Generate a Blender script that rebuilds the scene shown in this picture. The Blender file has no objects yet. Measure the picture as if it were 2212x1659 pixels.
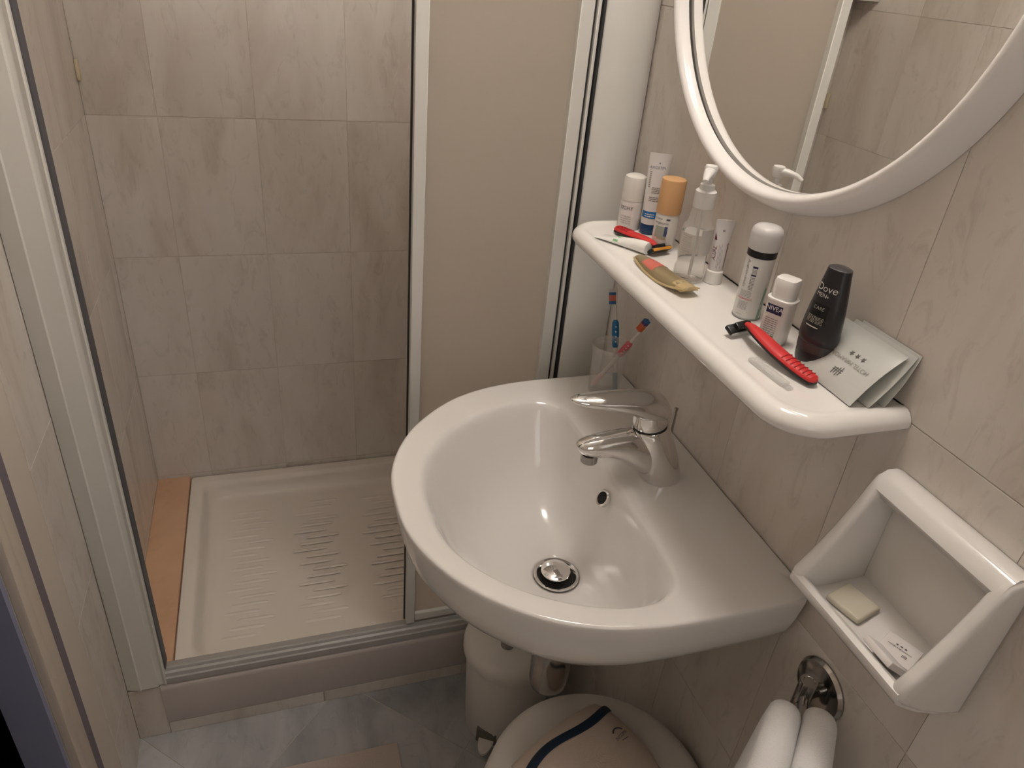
import bpy, bmesh, math, random
from mathutils import Vector, Matrix
random.seed(7)
PI = math.pi
S = bpy.context.scene
C = S.collection

# ------------------------------------------------------------------ camera
Rm = [[0.951368372886916, -0.29619056079386136, 0.08467213689945124],
      [-0.08096776541108669, -0.5056180069370124, -0.858949737775953],
      [0.2972245616277985, 0.8103219007022217, -0.5050108684053265]]
CAM = Vector((-0.59, 0.0, 1.5027))
cd = bpy.data.cameras.new('camera')
cam = bpy.data.objects.new('camera', cd)
C.objects.link(cam)
cd.sensor_fit = 'HORIZONTAL'
cd.sensor_width = 36.0
cd.lens = 1584.2 / 2212 * 36.0
cd.clip_start = 0.01
M = Matrix(((Rm[0][0], -Rm[1][0], -Rm[2][0], CAM.x),
            (Rm[0][1], -Rm[1][1], -Rm[2][1], CAM.y),
            (Rm[0][2], -Rm[1][2], -Rm[2][2], CAM.z),
            (0, 0, 0, 1)))
cam.matrix_world = M
S.camera = cam

# ------------------------------------------------------------------ world, exposure
w = bpy.data.worlds.new('dim_world'); S.world = w
w.use_nodes = True
w.node_tree.nodes['Background'].inputs[0].default_value = (0.02, 0.02, 0.025, 1)
w.node_tree.nodes['Background'].inputs[1].default_value = 0.2
S.view_settings.view_transform = 'Standard'
S.view_settings.look = 'None'
S.view_settings.gamma = 1.0
S.view_settings.use_curve_mapping = False
S.view_settings.exposure = 0.22
BULB_STRENGTH = 74.0
FILL_GLOBE_STRENGTH = 19.0
FILL_GLOBE_COLOR = (1.0, 0.925, 0.85)
BULB_COLOR = (1.0, 0.915, 0.83)

# added soft fill light, entering by a made-up window behind the camera
al = bpy.data.lights.new('added_fill_light', 'AREA'); al.shape = 'RECTANGLE'; al.size = 0.56; al.size_y = 0.80
al.energy = 3.6; al.color = (1.0, 0.96, 0.93)
alo = bpy.data.objects.new('added_fill_light', al); C.objects.link(alo)
alo.location = (-0.47, -1.135, 1.50); alo.rotation_euler = (math.radians(90), 0, 0)

# ------------------------------------------------------------------ materials
MATS = {}
def mat(name, col, rough=0.5, metal=0.0, spec=0.5, trans=0.0, ior=1.45, emit=None, estr=0.0, coat=0.0, bump=None, sss=0.0):
    if name in MATS: return MATS[name]
    m = bpy.data.materials.new(name); m.use_nodes = True
    nt = m.node_tree; b = nt.nodes['Principled BSDF']
    b.inputs['Base Color'].default_value = (*col, 1)
    b.inputs['Roughness'].default_value = rough
    b.inputs['Metallic'].default_value = metal
    b.inputs['Specular IOR Level'].default_value = spec
    b.inputs['Transmission Weight'].default_value = trans
    b.inputs['IOR'].default_value = ior
    b.inputs['Coat Weight'].default_value = coat
    if sss:
        b.inputs['Subsurface Weight'].default_value = sss
        b.inputs['Subsurface Radius'].default_value = (0.01, 0.008, 0.006)
    if emit:
        b.inputs['Emission Color'].default_value = (*emit, 1)
        b.inputs['Emission Strength'].default_value = estr
    if bump:
        n = nt.nodes.new('ShaderNodeTexNoise'); n.inputs['Scale'].default_value = bump[0]
        n.inputs['Detail'].default_value = 3
        tc = nt.nodes.new('ShaderNodeTexCoord')
        nt.links.new(tc.outputs['Object'], n.inputs['Vector'])
        bp = nt.nodes.new('ShaderNodeBump'); bp.inputs['Strength'].default_value = bump[1]
        bp.inputs['Distance'].default_value = bump[2] if len(bump) > 2 else 0.002
        nt.links.new(n.outputs['Fac'], bp.inputs['Height'])
        nt.links.new(bp.outputs['Normal'], b.inputs['Normal'])
    MATS[name] = m
    return m

def marble(name, c_light, c_mid, c_dark, rough, ang=0.55, stretch=(9.0, 2.6), vein=0.55, plane='XZ', scale=1.0, spec=0.5):
    """veined stone look, shifted by a random amount on every tile"""
    m = bpy.data.materials.new(name); m.use_nodes = True
    nt = m.node_tree; N = nt.nodes; L = nt.links; b = N['Principled BSDF']
    tc = N.new('ShaderNodeTexCoord'); oi = N.new('ShaderNodeObjectInfo')
    add = N.new('ShaderNodeVectorMath'); add.operation = 'ADD'
    sc = N.new('ShaderNodeVectorMath'); sc.operation = 'SCALE'
    comb = N.new('ShaderNodeCombineXYZ')
    mul2 = N.new('ShaderNodeMath'); mul2.operation = 'MULTIPLY'; mul2.inputs[1].default_value = 37.7
    mul3 = N.new('ShaderNodeMath'); mul3.operation = 'MULTIPLY'; mul3.inputs[1].default_value = 91.3
    L.new(oi.outputs['Random'], mul2.inputs[0]); L.new(oi.outputs['Random'], mul3.inputs[0])
    L.new(mul2.outputs[0], comb.inputs[0]); L.new(mul3.outputs[0], comb.inputs[1]); L.new(mul2.outputs[0], comb.inputs[2])
    L.new(tc.outputs['Object'], add.inputs[0]); L.new(comb.outputs[0], add.inputs[1])
    mp = N.new('ShaderNodeMapping')
    if plane == 'XZ':
        mp.inputs['Rotation'].default_value = (0, ang, 0)
        mp.inputs['Scale'].default_value = (stretch[0] * scale, 4 * scale, stretch[1] * scale)
    else:
        mp.inputs['Rotation'].default_value = (0, 0, ang)
        mp.inputs['Scale'].default_value = (stretch[0] * scale, stretch[1] * scale, 4 * scale)
    L.new(tc.outputs['Object'], mp.inputs['Vector'])
    add2 = N.new('ShaderNodeVectorMath'); add2.operation = 'ADD'
    L.new(mp.outputs[0], add2.inputs[0]); L.new(comb.outputs[0], add2.inputs[1])
    n1 = N.new('ShaderNodeTexNoise'); n1.inputs['Scale'].default_value = 1.0; n1.inputs['Detail'].default_value = 5
    n1.inputs['Roughness'].default_value = 0.55; n1.inputs['Distortion'].default_value = 0.6
    L.new(add2.outputs[0], n1.inputs['Vector'])
    r1 = N.new('ShaderNodeValToRGB')
    r1.color_ramp.elements[0].position = 0.30; r1.color_ramp.elements[0].color = (*c_dark, 1)
    r1.color_ramp.elements[1].position = 0.72; r1.color_ramp.elements[1].color = (*c_light, 1)
    e = r1.color_ramp.elements.new(0.5); e.color = (*c_mid, 1)
    L.new(n1.outputs['Fac'], r1.inputs['Fac'])
    # fine dark flecks along the veins
    n2 = N.new('ShaderNodeTexNoise'); n2.inputs['Scale'].default_value = 5.5; n2.inputs['Detail'].default_value = 8
    n2.inputs['Roughness'].default_value = 0.7; n2.inputs['Distortion'].default_value = 1.2
    L.new(add2.outputs[0], n2.inputs['Vector'])
    r2 = N.new('ShaderNodeValToRGB')
    r2.color_ramp.elements[0].position = 0.53; r2.color_ramp.elements[0].color = (0, 0, 0, 1)
    r2.color_ramp.elements[1].position = 0.70; r2.color_ramp.elements[1].color = (vein, vein, vein, 1)
    L.new(n2.outputs['Fac'], r2.inputs['Fac'])
    inv = N.new('ShaderNodeMath'); inv.operation = 'SUBTRACT'; inv.inputs[0].default_value = 1.15
    inv.use_clamp = True
    mulv = N.new('ShaderNodeMath'); mulv.operation = 'MULTIPLY'
    L.new(n1.outputs['Fac'], inv.inputs[1]); L.new(r2.outputs['Color'], mulv.inputs[0]); L.new(inv.outputs[0], mulv.inputs[1])
    mx = N.new('ShaderNodeMix'); mx.data_type = 'RGBA'
    L.new(mulv.outputs[0], mx.inputs['Factor'])
    L.new(r1.outputs['Color'], mx.inputs['A'])
    mx.inputs['B'].default_value = (*[c * 0.72 for c in c_dark], 1)
    L.new(mx.outputs['Result'], b.inputs['Base Color'])
    b.inputs['Roughness'].default_value = rough
    b.inputs['Specular IOR Level'].default_value = spec
    bp = N.new('ShaderNodeBump'); bp.inputs['Strength'].default_value = 0.12; bp.inputs['Distance'].default_value = 0.002
    L.new(n1.outputs['Fac'], bp.inputs['Height']); L.new(bp.outputs['Normal'], b.inputs['Normal'])
    MATS[name] = m
    return m

TILE = marble('beige_wall_tile', (0.76, 0.715, 0.665), (0.70, 0.645, 0.59), (0.59, 0.525, 0.465), 0.24, ang=-0.45, stretch=(7.0, 2.6), vein=0.6)
FLOORM = marble('grey_floor_tile', (0.54, 0.545, 0.54), (0.42, 0.415, 0.415), (0.29, 0.285, 0.29), 0.3, ang=0.4, stretch=(7, 3.5), plane='XY')
SALMON = marble('salmon_ledge_tile', (0.72, 0.47, 0.31), (0.67, 0.42, 0.27), (0.58, 0.35, 0.22), 0.35, ang=0.2, plane='XY', stretch=(5, 5), vein=0.3)
GROUT = mat('grout', (0.62, 0.55, 0.48), 0.85)
FGROUT = mat('floor_grout', (0.50, 0.49, 0.44), 0.85)
PLASTER = mat('ceiling_paint', (0.90, 0.885, 0.86), 0.8, bump=(60, 0.1))
CERAMIC = mat('white_ceramic', (0.76, 0.735, 0.705), 0.09, spec=0.55, coat=0.3)
SHELFC = mat('shelf_ceramic', (0.88, 0.855, 0.82), 0.12, spec=0.55, coat=0.3)
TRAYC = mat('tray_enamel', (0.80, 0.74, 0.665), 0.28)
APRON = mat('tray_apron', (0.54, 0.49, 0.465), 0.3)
ALU = mat('white_lacquered_aluminium', (0.74, 0.73, 0.69), 0.38)
GASKET = mat('dark_rubber_gasket', (0.035, 0.035, 0.035), 0.6)
CHROME = mat('chrome', (0.80, 0.79, 0.78), 0.07, 1.0)
DCHROME = mat('worn_chrome', (0.40, 0.38, 0.36), 0.16, 1.0)
MIRRORG = mat('mirror_silver', (0.93, 0.93, 0.91), 0.01, 1.0)
WPLAST = mat('white_plastic', (0.86, 0.84, 0.81), 0.25)
FRAMEM = mat('mirror_frame_white', (0.88, 0.85, 0.83), 0.18, spec=0.5)
BLACKP = mat('black_plastic', (0.012, 0.011, 0.011), 0.35)
REDP = mat('red_rubber', (0.62, 0.035, 0.035), 0.45)
TOWELM = mat('white_terry', (0.94, 0.92, 0.91), 0.95, bump=(900, 0.7, 0.003))
INK = mat('dark_ink', (0.09, 0.075, 0.08), 0.6)
GREYINK = mat('grey_ink', (0.27, 0.235, 0.22), 0.6)
DARKHOLE = mat('dark_hole', (0.012, 0.011, 0.010), 0.7)

# ------------------------------------------------------------------ mesh helpers
class MB:
    def __init__(self): self.v = []; self.f = []
    def add(self, vs, fs):
        o = len(self.v); self.v += [Vector(p) for p in vs]; self.f += [[i + o for i in f] for f in fs]; return self
    def box(self, x0, x1, y0, y1, z0, z1, bev=0.0, seg=2):
        if bev <= 0:
            self.add([(x0, y0, z0), (x1, y0, z0), (x1, y1, z0), (x0, y1, z0), (x0, y0, z1), (x1, y0, z1), (x1, y1, z1), (x0, y1, z1)],
                     [(0, 3, 2, 1), (4, 5, 6, 7), (0, 1, 5, 4), (1, 2, 6, 5), (2, 3, 7, 6), (3, 0, 4, 7)])
            return self
        bm = bmesh.new(); bmesh.ops.create_cube(bm, size=1)
        for p in bm.verts:
            p.co = Vector(((x0 + x1) / 2 + p.co.x * (x1 - x0), (y0 + y1) / 2 + p.co.y * (y1 - y0), (z0 + z1) / 2 + p.co.z * (z1 - z0)))
        bmesh.ops.bevel(bm, geom=bm.edges[:], offset=bev, segments=seg, profile=0.5, affect='EDGES')
        return self.bm(bm)
    def bm(self, bm):
        bm.verts.index_update()
        self.add([p.co.copy() for p in bm.verts], [[q.index for q in f.verts] for f in bm.faces]); bm.free(); return self
    def loft(self, rings, cap0=True, cap1=True, closed=True):
        o = len(self.v); n = len(rings[0])
        for r in rings: self.v += [Vector(p) for p in r]
        for k in range(len(rings) - 1):
            for i in range(n if closed else n - 1):
                j = (i + 1) % n
                self.f.append([o + k * n + i, o + k * n + j, o + (k + 1) * n + j, o + (k + 1) * n + i])
        if cap0: self.f.append([o + i for i in range(n)][::-1])
        if cap1: self.f.append([o + (len(rings) - 1) * n + i for i in range(n)])
        return self
    def lathe(self, prof, n=40, c=(0, 0, 0), cap0=True, cap1=True, sx=1, sy=1):
        rings = [[(c[0] + sx * r * math.cos(2 * PI * i / n), c[1] + sy * r * math.sin(2 * PI * i / n), c[2] + z) for i in range(n)] for r, z in prof]
        return self.loft(rings, cap0, cap1)
    def tube(self, pts, rad, n=16, flat=1.0, up=Vector((0, 0, 1)), cap=True):
        P = [Vector(p) for p in pts]
        if not isinstance(rad, (list, tuple)): rad = [rad] * len(P)
        rings = []
        for i, p in enumerate(P):
            t = (P[min(i + 1, len(P) - 1)] - P[max(i - 1, 0)]).normalized()
            s = t.cross(up)
            if s.length < 1e-4: s = t.cross(Vector((0, 1, 0)))
            s.normalize(); u = s.cross(t).normalized()
            r = rad[i]; rs, ru = r if isinstance(r, (list, tuple)) else (r, r * flat)
            rings.append([p + s * (rs * math.cos(2 * PI * k / n)) + u * (ru * math.sin(2 * PI * k / n)) for k in range(n)])
        return self.loft(rings, cap, cap)
    def prism(self, poly, axis, a, b):
        """poly: 2D outline; axis X: (y,z), Y: (x,z), Z: (x,y)"""
        def mk(p, t):
            return {'X': (t, p[0], p[1]), 'Y': (p[0], t, p[1]), 'Z': (p[0], p[1], t)}[axis]
        return self.loft([[mk(p, a) for p in poly], [mk(p, b) for p in poly]])
    def xform(self, M4):
        self.v = [M4 @ p for p in self.v]; return self
    def mesh(self, name, ang=38):
        me = bpy.data.meshes.new(name)
        me.from_pydata([tuple(p) for p in self.v], [], self.f); me.update()
        bm = bmesh.new(); bm.from_mesh(me)
        bmesh.ops.recalc_face_normals(bm, faces=bm.faces[:])
        bm.to_mesh(me); bm.free()
        if ang:
            me.polygons.foreach_set('use_smooth', [True] * len(me.polygons))
            me.set_sharp_from_angle(angle=math.radians(ang))
        return me

def link(ob): C.objects.link(ob); return ob
def thing(name, label, cat, loc=(0, 0, 0), rotz=0.0, group=None):
    o = bpy.data.objects.new(name, None); link(o)
    o.empty_display_size = 0.02
    o.location = loc; o.rotation_euler = (0, 0, rotz)
    o['label'] = label; o['category'] = cat
    if group: o['group'] = group
    return o
def root_matrix(o):
    return Matrix.Translation(o.location) @ o.rotation_euler.to_matrix().to_4x4()
def part(name, mb, m, parent, world=True, ang=38, label=None):
    """part of a thing; world=True: coordinates given in the room's frame"""
    if world:
        r = parent
        while r.parent: r = r.parent
        mb.xform(root_matrix(r).inverted())
    ob = bpy.data.objects.new(name, mb.mesh(name, ang)); link(ob)
    ob.data.materials.append(m); ob.parent = parent
    if label: ob['label'] = label
    return ob
def single(name, mb, m, label, cat, loc=(0, 0, 0), group=None, ang=38, kind=None):
    """a thing that is one mesh, coordinates in the room's frame, origin at loc"""
    mb.xform(Matrix.Translation(-Vector(loc)))
    ob = bpy.data.objects.new(name, mb.mesh(name, ang)); link(ob)
    ob.location = loc; ob.data.materials.append(m)
    if label: ob['label'] = label
    if cat: ob['category'] = cat
    if group: ob['group'] = group
    if kind: ob['kind'] = kind
    return ob
def struct(name, mb, m, ang=0):
    return single(name, mb, m, None, None, kind='structure', ang=ang)

# printed text --------------------------------------------------------
TCACHE = {}
def text2d(body, size):
    key = (body, size)
    if key in TCACHE: return TCACHE[key]
    cu = bpy.data.curves.new('t', 'FONT'); cu.body = body; cu.size = size; cu.align_x = 'CENTER'; cu.align_y = 'CENTER'
    cu.resolution_u = 3
    ob = bpy.data.objects.new('t', cu); link(ob)
    dg = bpy.context.evaluated_depsgraph_get(); dg.update()
    me = bpy.data.meshes.new_from_object(ob.evaluated_get(dg))
    vs = [(v.co.x, v.co.y) for v in me.vertices]; fs = [list(p.vertices) for p in me.polygons]
    bpy.data.objects.remove(ob); bpy.data.curves.remove(cu); bpy.data.meshes.remove(me)
    TCACHE[key] = (vs, fs); return vs, fs
class Print:
    """flat print laid on a surface by a map (u,v) -> point"""
    def __init__(self, fmap): self.m = fmap; self.mb = MB()
    def text(self, body, size, u=0, v=0, rot=0, sx=1):
        vs, fs = text2d(body, size); c, s = math.cos(rot), math.sin(rot)
        self.mb.add([self.m(u + sx * (x * c - y * s), v + x * s + y * c) for x, y in vs], fs); return self
    def rect(self, u0, u1, v0, v1, n=6):
        vs = []; fs = []
        for i in range(n + 1):
            u = u0 + (u1 - u0) * i / n
            vs += [self.m(u, v0), self.m(u, v1)]
        for i in range(n): fs.append([2 * i, 2 * i + 2, 2 * i + 3, 2 * i + 1])
        self.mb.add(vs, fs); return self
    def poly(self, pts): self.mb.add([self.m(*p) for p in pts], [list(range(len(pts)))]); return self
    def lines(self, u0, u1, v0, v1, n, seed=0, gap=0.45):
        """rows of print too small to read"""
        rnd = random.Random(seed); h = (v1 - v0) / n
        for i in range(n):
            u = u0
            while u < u1:
                l = (u1 - u0) * rnd.uniform(0.15, 0.35)
                self.rect(u, min(u + l, u1), v0 + i * h, v0 + i * h + h * gap, 2); u += l + (u1 - u0) * 0.05
        return self
    def out(self, name, m, parent):
        o_ = part(name, self.mb, m, parent, world=False, ang=0)
        if 'small' in name: o_['kind'] = 'stuff'
        return o_
def cyl_map(r, a0, z0, off=0.0003, sx=1, sy=1):
    return lambda u, v: ((r + off) * sx * math.cos(a0 + u / r), (r + off) * sy * math.sin(a0 + u / r), z0 + v)
def yaw_to_cam(x, y): return math.atan2(CAM.y - y, CAM.x - x)
def star(u, v, r):
    return [(u + (r if k % 2 == 0 else r * 0.42) * math.sin(k * PI / 5), v + (r if k % 2 == 0 else r * 0.42) * math.cos(k * PI / 5)) for k in range(10)]

def dense_closed(pts, k=10):
    out = []; n = len(pts)
    for i in range(n):
        p0, p1, p2, p3 = [Vector(pts[(i + d) % n]) for d in (-1, 0, 1, 2)]
        for j in range(k):
            t = j / k
            out.append(0.5 * ((2 * p1) + (p2 - p0) * t + (2 * p0 - 5 * p1 + 4 * p2 - p3) * t * t + (3 * p1 - p0 - 3 * p2 + p3) * t ** 3))
    return out
def polar(pts, c, n):
    """resample a closed outline at n even directions from c"""
    res = []
    m = len(pts)
    for i in range(n):
        a = 2 * PI * i / n; d = Vector((math.cos(a), math.sin(a))); best = None
        for k in range(m):
            p = pts[k] - c; q = pts[(k + 1) % m] - c
            e = q - p; den = d.x * e.y - d.y * e.x
            if abs(den) < 1e-12: continue
            t = (p.x * e.y - p.y * e.x) / den; s = (p.x * d.y - p.y * d.x) / den
            if t > 0 and -1e-6 <= s <= 1 + 1e-6 and (best is None or t > best): best = t
        res.append(c + d * best)
    return res
def rrect(x0, x1, y0, y1, r, n=8):
    out = []
    for cx, cy, a in ((x1 - r, y1 - r, 0), (x0 + r, y1 - r, PI / 2), (x0 + r, y0 + r, PI), (x1 - r, y0 + r, 3 * PI / 2)):
        for i in range(n + 1): out.append((cx + r * math.cos(a + PI / 2 * i / n), cy + r * math.sin(a + PI / 2 * i / n)))
    return out

# ================================================================== THE ROOM
W = -0.94            # left wall plane
YB = 1.80            # back wall of the shower
YF = 1.122           # front plane of the shower screen
ROW = 0.3192; ROW0 = 0.8157 - 3 * ROW
ZC = 2.45
T = 0.0012           # tile thickness proud of the grout

WPLAST_ = mat('added_window_white', (0.85, 0.84, 0.82), .3)
wall_right = struct('wall_right', MB().box(T, 0.10, -1.0, YB + 0.1, -0.05, ZC + 0.05), GROUT)
wall_back = struct('wall_back', MB().box(W - 0.1, 0.10, YB + T, YB + 0.1, -0.05, ZC + 0.05), GROUT)
wall_left = struct('wall_left', MB().box(W - 0.05, W - T, 0.802, YB + 0.1, -0.05, ZC + 0.05)
                   .box(W - 0.05, W - T, -1.0, 0.25, -0.05, ZC + 0.05)
                   .box(W - 0.05, W - T, 0.25, 0.802, 2.05, ZC + 0.05), mat('left_plaster', (0.66, 0.60, 0.53), 0.7, bump=(40, 0.15)))
FW = mat('front_wall_paint', (0.72, 0.67, 0.61), 0.7)
wall_front = struct('wall_front', MB().box(W - 0.1, -0.75, -1.1, -1.0, -0.05, ZC + 0.05).box(-0.19, 0.10, -1.1, -1.0, -0.05, ZC + 0.05)
                    .box(-0.75, -0.19, -1.1, -1.0, -0.05, 1.10).box(-0.75, -0.19, -1.1, -1.0, 1.90, ZC + 0.05), FW)
win = struct('added_window', MB().box(-0.749, -0.715, -1.075, -1.035, 1.101, 1.899).box(-0.225, -0.191, -1.075, -1.035, 1.101, 1.899)
             .box(-0.715, -0.225, -1.075, -1.035, 1.101, 1.135).box(-0.715, -0.225, -1.075, -1.035, 1.865, 1.899), WPLAST_)  # unseen window made up to let the fill light in
ceiling = struct('ceiling', MB().box(W - 0.1, 0.10, -1.1, YB + 0.1, ZC, ZC + 0.08), PLASTER)
floor = struct('floor', MB().box(W - 0.05, 0.10, -1.1, YB + 0.1, -0.06, -T), FGROUT)

TMESH = {}
def tile_mesh(wd, h):
    key = (round(wd, 4), round(h, 4))
    if key not in TMESH:
        b = 0.0004; mb = MB()
        x, z = wd / 2, h / 2
        mb.loft([[(-x, 0, -z), (x, 0, -z), (x, 0, z), (-x, 0, z)], [(-x, -T + b, -z), (x, -T + b, -z), (x, -T + b, z), (-x, -T + b, z)],
                 [(-x + b, -T, -z + b), (x - b, -T, -z + b), (x - b, -T, z - b), (-x + b, -T, z - b)]])
        me = mb.mesh('wall_tile', 0); me.materials.append(TILE); TMESH[key] = me
    return TMESH[key]
def put_tile(parent, a0, a1, z0, z1, place):
    g = 0.0006; gv = 0.0002
    if a1 - a0 < 0.012 or z1 - z0 < 0.012: return
    o = bpy.data.objects.new('tile', tile_mesh(a1 - a0 - 2 * gv, z1 - z0 - 2 * g)); link(o)
    loc, rz = place((a0 + a1) / 2, (z0 + z1) / 2)
    o.location = loc; o.rotation_euler = (0, 0, rz); o.parent = parent
def rows(zmax):
    zs = [0.0]
    z = ROW0
    while z < zmax:
        if z > 0.01: zs.append(z)
        z += ROW
    zs.append(zmax); return zs
RZ = rows(ZC)
def tile_wall(parent, cuts, place, z0=0.0):
    for k in range(len(RZ) - 1):
        for a, b in zip(cuts[:-1], cuts[1:]):
            put_tile(parent, a, b, max(RZ[k], z0), RZ[k + 1], place)
ycuts = [-0.497 + 0.2006 * k for k in range(0, 12)]
ycuts = [y for y in ycuts if y < YB - 0.02] + [YB]
tile_wall(wall_right, ycuts, lambda a, z: ((T, a, z), -PI / 2))
tile_wall(wall_back, [W, -0.801, -0.600, -0.399, -0.199, 0.0], lambda a, z: ((a, YB + T, z), 0))
tile_wall(wall_left, [1.113, 1.163, 1.363, 1.563, 1.763, YB], lambda a, z: ((W - T, a, z), PI / 2))
tile_wall(wall_left, [0.981, 1.113], lambda a, z: ((W - T, a, z), PI / 2))

# floor tiles, 33 cm laid on the diagonal and cut at the walls
def clip(poly, ax, val, keep_less):
    out = []
    for i in range(len(poly)):
        p, q = poly[i], poly[(i + 1) % len(poly)]
        ip = (p[ax] <= val) if keep_less else (p[ax] >= val); iq = (q[ax] <= val) if keep_less else (q[ax] >= val)
        if ip: out.append(p)
        if ip != iq:
            t = (val - p[ax]) / (q[ax] - p[ax]); out.append(tuple(p[k] + t * (q[k] - p[k]) for k in (0, 1)))
    return out
FT = 0.331; g = 0.0011
r2 = math.sqrt(0.5)
for i in range(-10, 10):
    for j in range(-12, 12):
        # s = (x+y)/sqrt2, t = (y-x)/sqrt2
        s0 = 0.178 * r2 + i * FT; t0 = 1.20 * r2 + j * FT
        quad = [(s0 + g, t0 + g), (s0 + FT - g, t0 + g), (s0 + FT - g, t0 + FT - g), (s0 + g, t0 + FT - g)]
        poly = [((s - t) * r2, (s + t) * r2) for s, t in quad]
        for ax, val, less in ((0, W + 0.001, False), (0, -0.001, True), (1, -0.999, False), (1, 1.118, True)):
            poly = clip(poly, ax, val, less) if poly else poly
        if len(poly) < 3: continue
        cx = sum(p[0] for p in poly) / len(poly); cy = sum(p[1] for p in poly) / len(poly)
        area = 0.5 * abs(sum(poly[k][0] * poly[(k + 1) % len(poly)][1] - poly[(k + 1) % len(poly)][0] * poly[k][1] for k in range(len(poly))))
        if area < 3e-4: continue
        mb = MB().prism([(p[0] - cx, p[1] - cy) for p in poly], 'Z', -T, 0.0)
        o = bpy.data.objects.new('tile', mb.mesh('floor_tile', 0)); link(o); o.data.materials.append(FLOORM)
        o.location = (cx, cy, 0); o.parent = floor

# door opening in the left wall, hall behind
CASING = mat('door_casing_paint', (0.64, 0.57, 0.49), 0.5)
trim = struct('trim_1', MB().box(W - 0.002, W + 0.012, 0.803, 0.828, 0.0, 2.10, 0.004).box(W - 0.002, W + 0.008, 0.829, 0.866, 0.0, 2.10, 0.003), CASING, ang=38)
part('shadow_gap', MB().box(W - 0.002, W + 0.0005, 0.866, 0.906, 0.0, 2.10), mat('painted_gap_shade', (0.19, 0.17, 0.20), 0.8), trim, world=False, ang=0)  # shade of the gap painted as a dark strip
lining = struct('trim_2', MB().box(-0.991, W - 0.001, 0.790, 0.8015, 0.0, 2.05, 0.0), mat('slate_blue_lining', (0.27, 0.29, 0.42), 0.5))
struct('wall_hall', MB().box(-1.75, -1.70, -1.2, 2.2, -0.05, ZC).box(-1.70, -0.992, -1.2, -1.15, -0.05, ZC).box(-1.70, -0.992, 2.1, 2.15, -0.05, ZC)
       .box(-1.75, -0.992, -1.2, 2.2, ZC, ZC + .05), mat('hall_darkness', (0.012, 0.008, 0.007), 0.8))  # near-black colour stands for the darkness of the unlit hall
struct('floor_hall', MB().box(-1.75, W - 0.051, -1.2, 2.2, -0.06, -0.001), mat('hall_floor_darkness', (0.010, 0.008, 0.008), 0.6))  # hall darkness put into the floor colour as well

dl = struct('added_door', MB().box(-0.992, -0.955, 0.252, 0.615, 0.008, 2.045, 0.002, 1), mat('added_door_paint', (0.66, 0.62, 0.56), .5), ang=30)  # unseen pale leaf added so the dark hall swallows less light
part('added_door_handle', MB().tube([(-.955, .565, 1.02), (-.925, .565, 1.02), (-.915, .555, 1.02), (-.913, .46, 1.02)], .008, 12), DCHROME, dl, world=False)

wp = mat('added_window_glass', (0.9, 0.93, 0.95), .3); wp.node_tree.nodes['Principled BSDF'].inputs['Alpha'].default_value = 0.2
part('pane', MB().box(-0.715, -0.225, -1.058, -1.053, 1.135, 1.865), wp, win, world=False, ang=0)  # pane of the added window

# ledge and skirting round the tray
LT = -0.857
ledge = struct('trim_3', MB().box(W, LT, 1.152, YB, 0.0, 0.168, 0.001, 1), SALMON)
skirt = struct('trim_4', MB().box(W, 0.0, 1.119, 1.127, 0.0, 0.034), GROUT)
for x0, x1 in ((-0.879, -0.558), (-0.558, -0.238), (-0.238, -0.001)):
    o = bpy.data.objects.new('tile', MB().box(-(x1 - x0) / 2 + .0007, (x1 - x0) / 2 - .0007, -0.003, 0.0, 0.0005, 0.034, 0.0006, 1).mesh('skirting_tile', 0)); link(o)
    o.data.materials.append(TILE); o.location = ((x0 + x1) / 2, 1.119, 0); o.parent = skirt
o = bpy.data.objects.new('tile', MB().box(-0.0300, 0.0300, -0.003, 0.030, 0.0005, 0.150, 0.0006, 1).mesh('end_tile', 0)); link(o)
o.data.materials.append(TILE); o.location = (-0.9095, 1.119, 0); o.parent = skirt

# ================================================================== SHOWER
tray = thing('shower_tray', 'cream enamelled shower tray with ribbed floor behind the sliding screen', 'shower tray', (-0.43, 1.46, 0))
def tray_rings():
    x0, x1, y0, y1 = LT, -0.002, 1.1315, YB - 0.001
    def R(ins, z, r): return [(p[0], p[1], z) for p in rrect(x0 + ins, x1 - ins, y0 + ins, y1 - ins, r)]
    return [R(0, 0.04, 0.004), R(0, 0.158, 0.004), R(0.004, 0.165, 0.006), R(0.030, 0.166, 0.030), R(0.036, 0.163, 0.036), R(0.040, 0.150, 0.042),
            R(0.046, 0.126, 0.05), R(0.056, 0.117, 0.055), R(0.075, 0.114, 0.06), R(0.25, 0.110, 0.05)]
tb = part('basin', MB().loft(tray_rings()), TRAYC, tray, ang=50)
ribs = MB()
for col, (xa, xb) in enumerate(((-0.775, -0.635), (-0.60, -0.46), (-0.42, -0.28), (-0.24, -0.10))):
    for k in range(20):
        y = 1.245 + k * 0.024 + (0.012 if col % 2 else 0)
        if y > 1.70: continue
        x0 = xa + 0.05 * ((k * 0.37 + col * 0.3) % 1.0); x1 = x0 + 0.085
        ribs.tube([(x0, y, 0.1117), (x0 + 0.01, y, 0.1130), (x1 - 0.01, y, 0.1130), (x1, y, 0.1117)], [(0.003, 0.001), (0.005, 0.0022), (0.005, 0.0022), (0.003, 0.001)], 8)
part('ribs', ribs, TRAYC, tray)['kind'] = 'stuff'
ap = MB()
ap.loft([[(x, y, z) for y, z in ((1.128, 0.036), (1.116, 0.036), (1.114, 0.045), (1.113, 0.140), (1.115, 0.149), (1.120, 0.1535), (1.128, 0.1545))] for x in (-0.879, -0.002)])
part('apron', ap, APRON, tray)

scr = thing('shower_screen', 'white framed sliding shower screen with frosted panel standing on tray', 'shower screen', (-0.43, YF, 0.155))
ZT = 1.84
def post(poly, z0=0.156): return MB().prism(poly, 'Z', z0, ZT)
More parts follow.
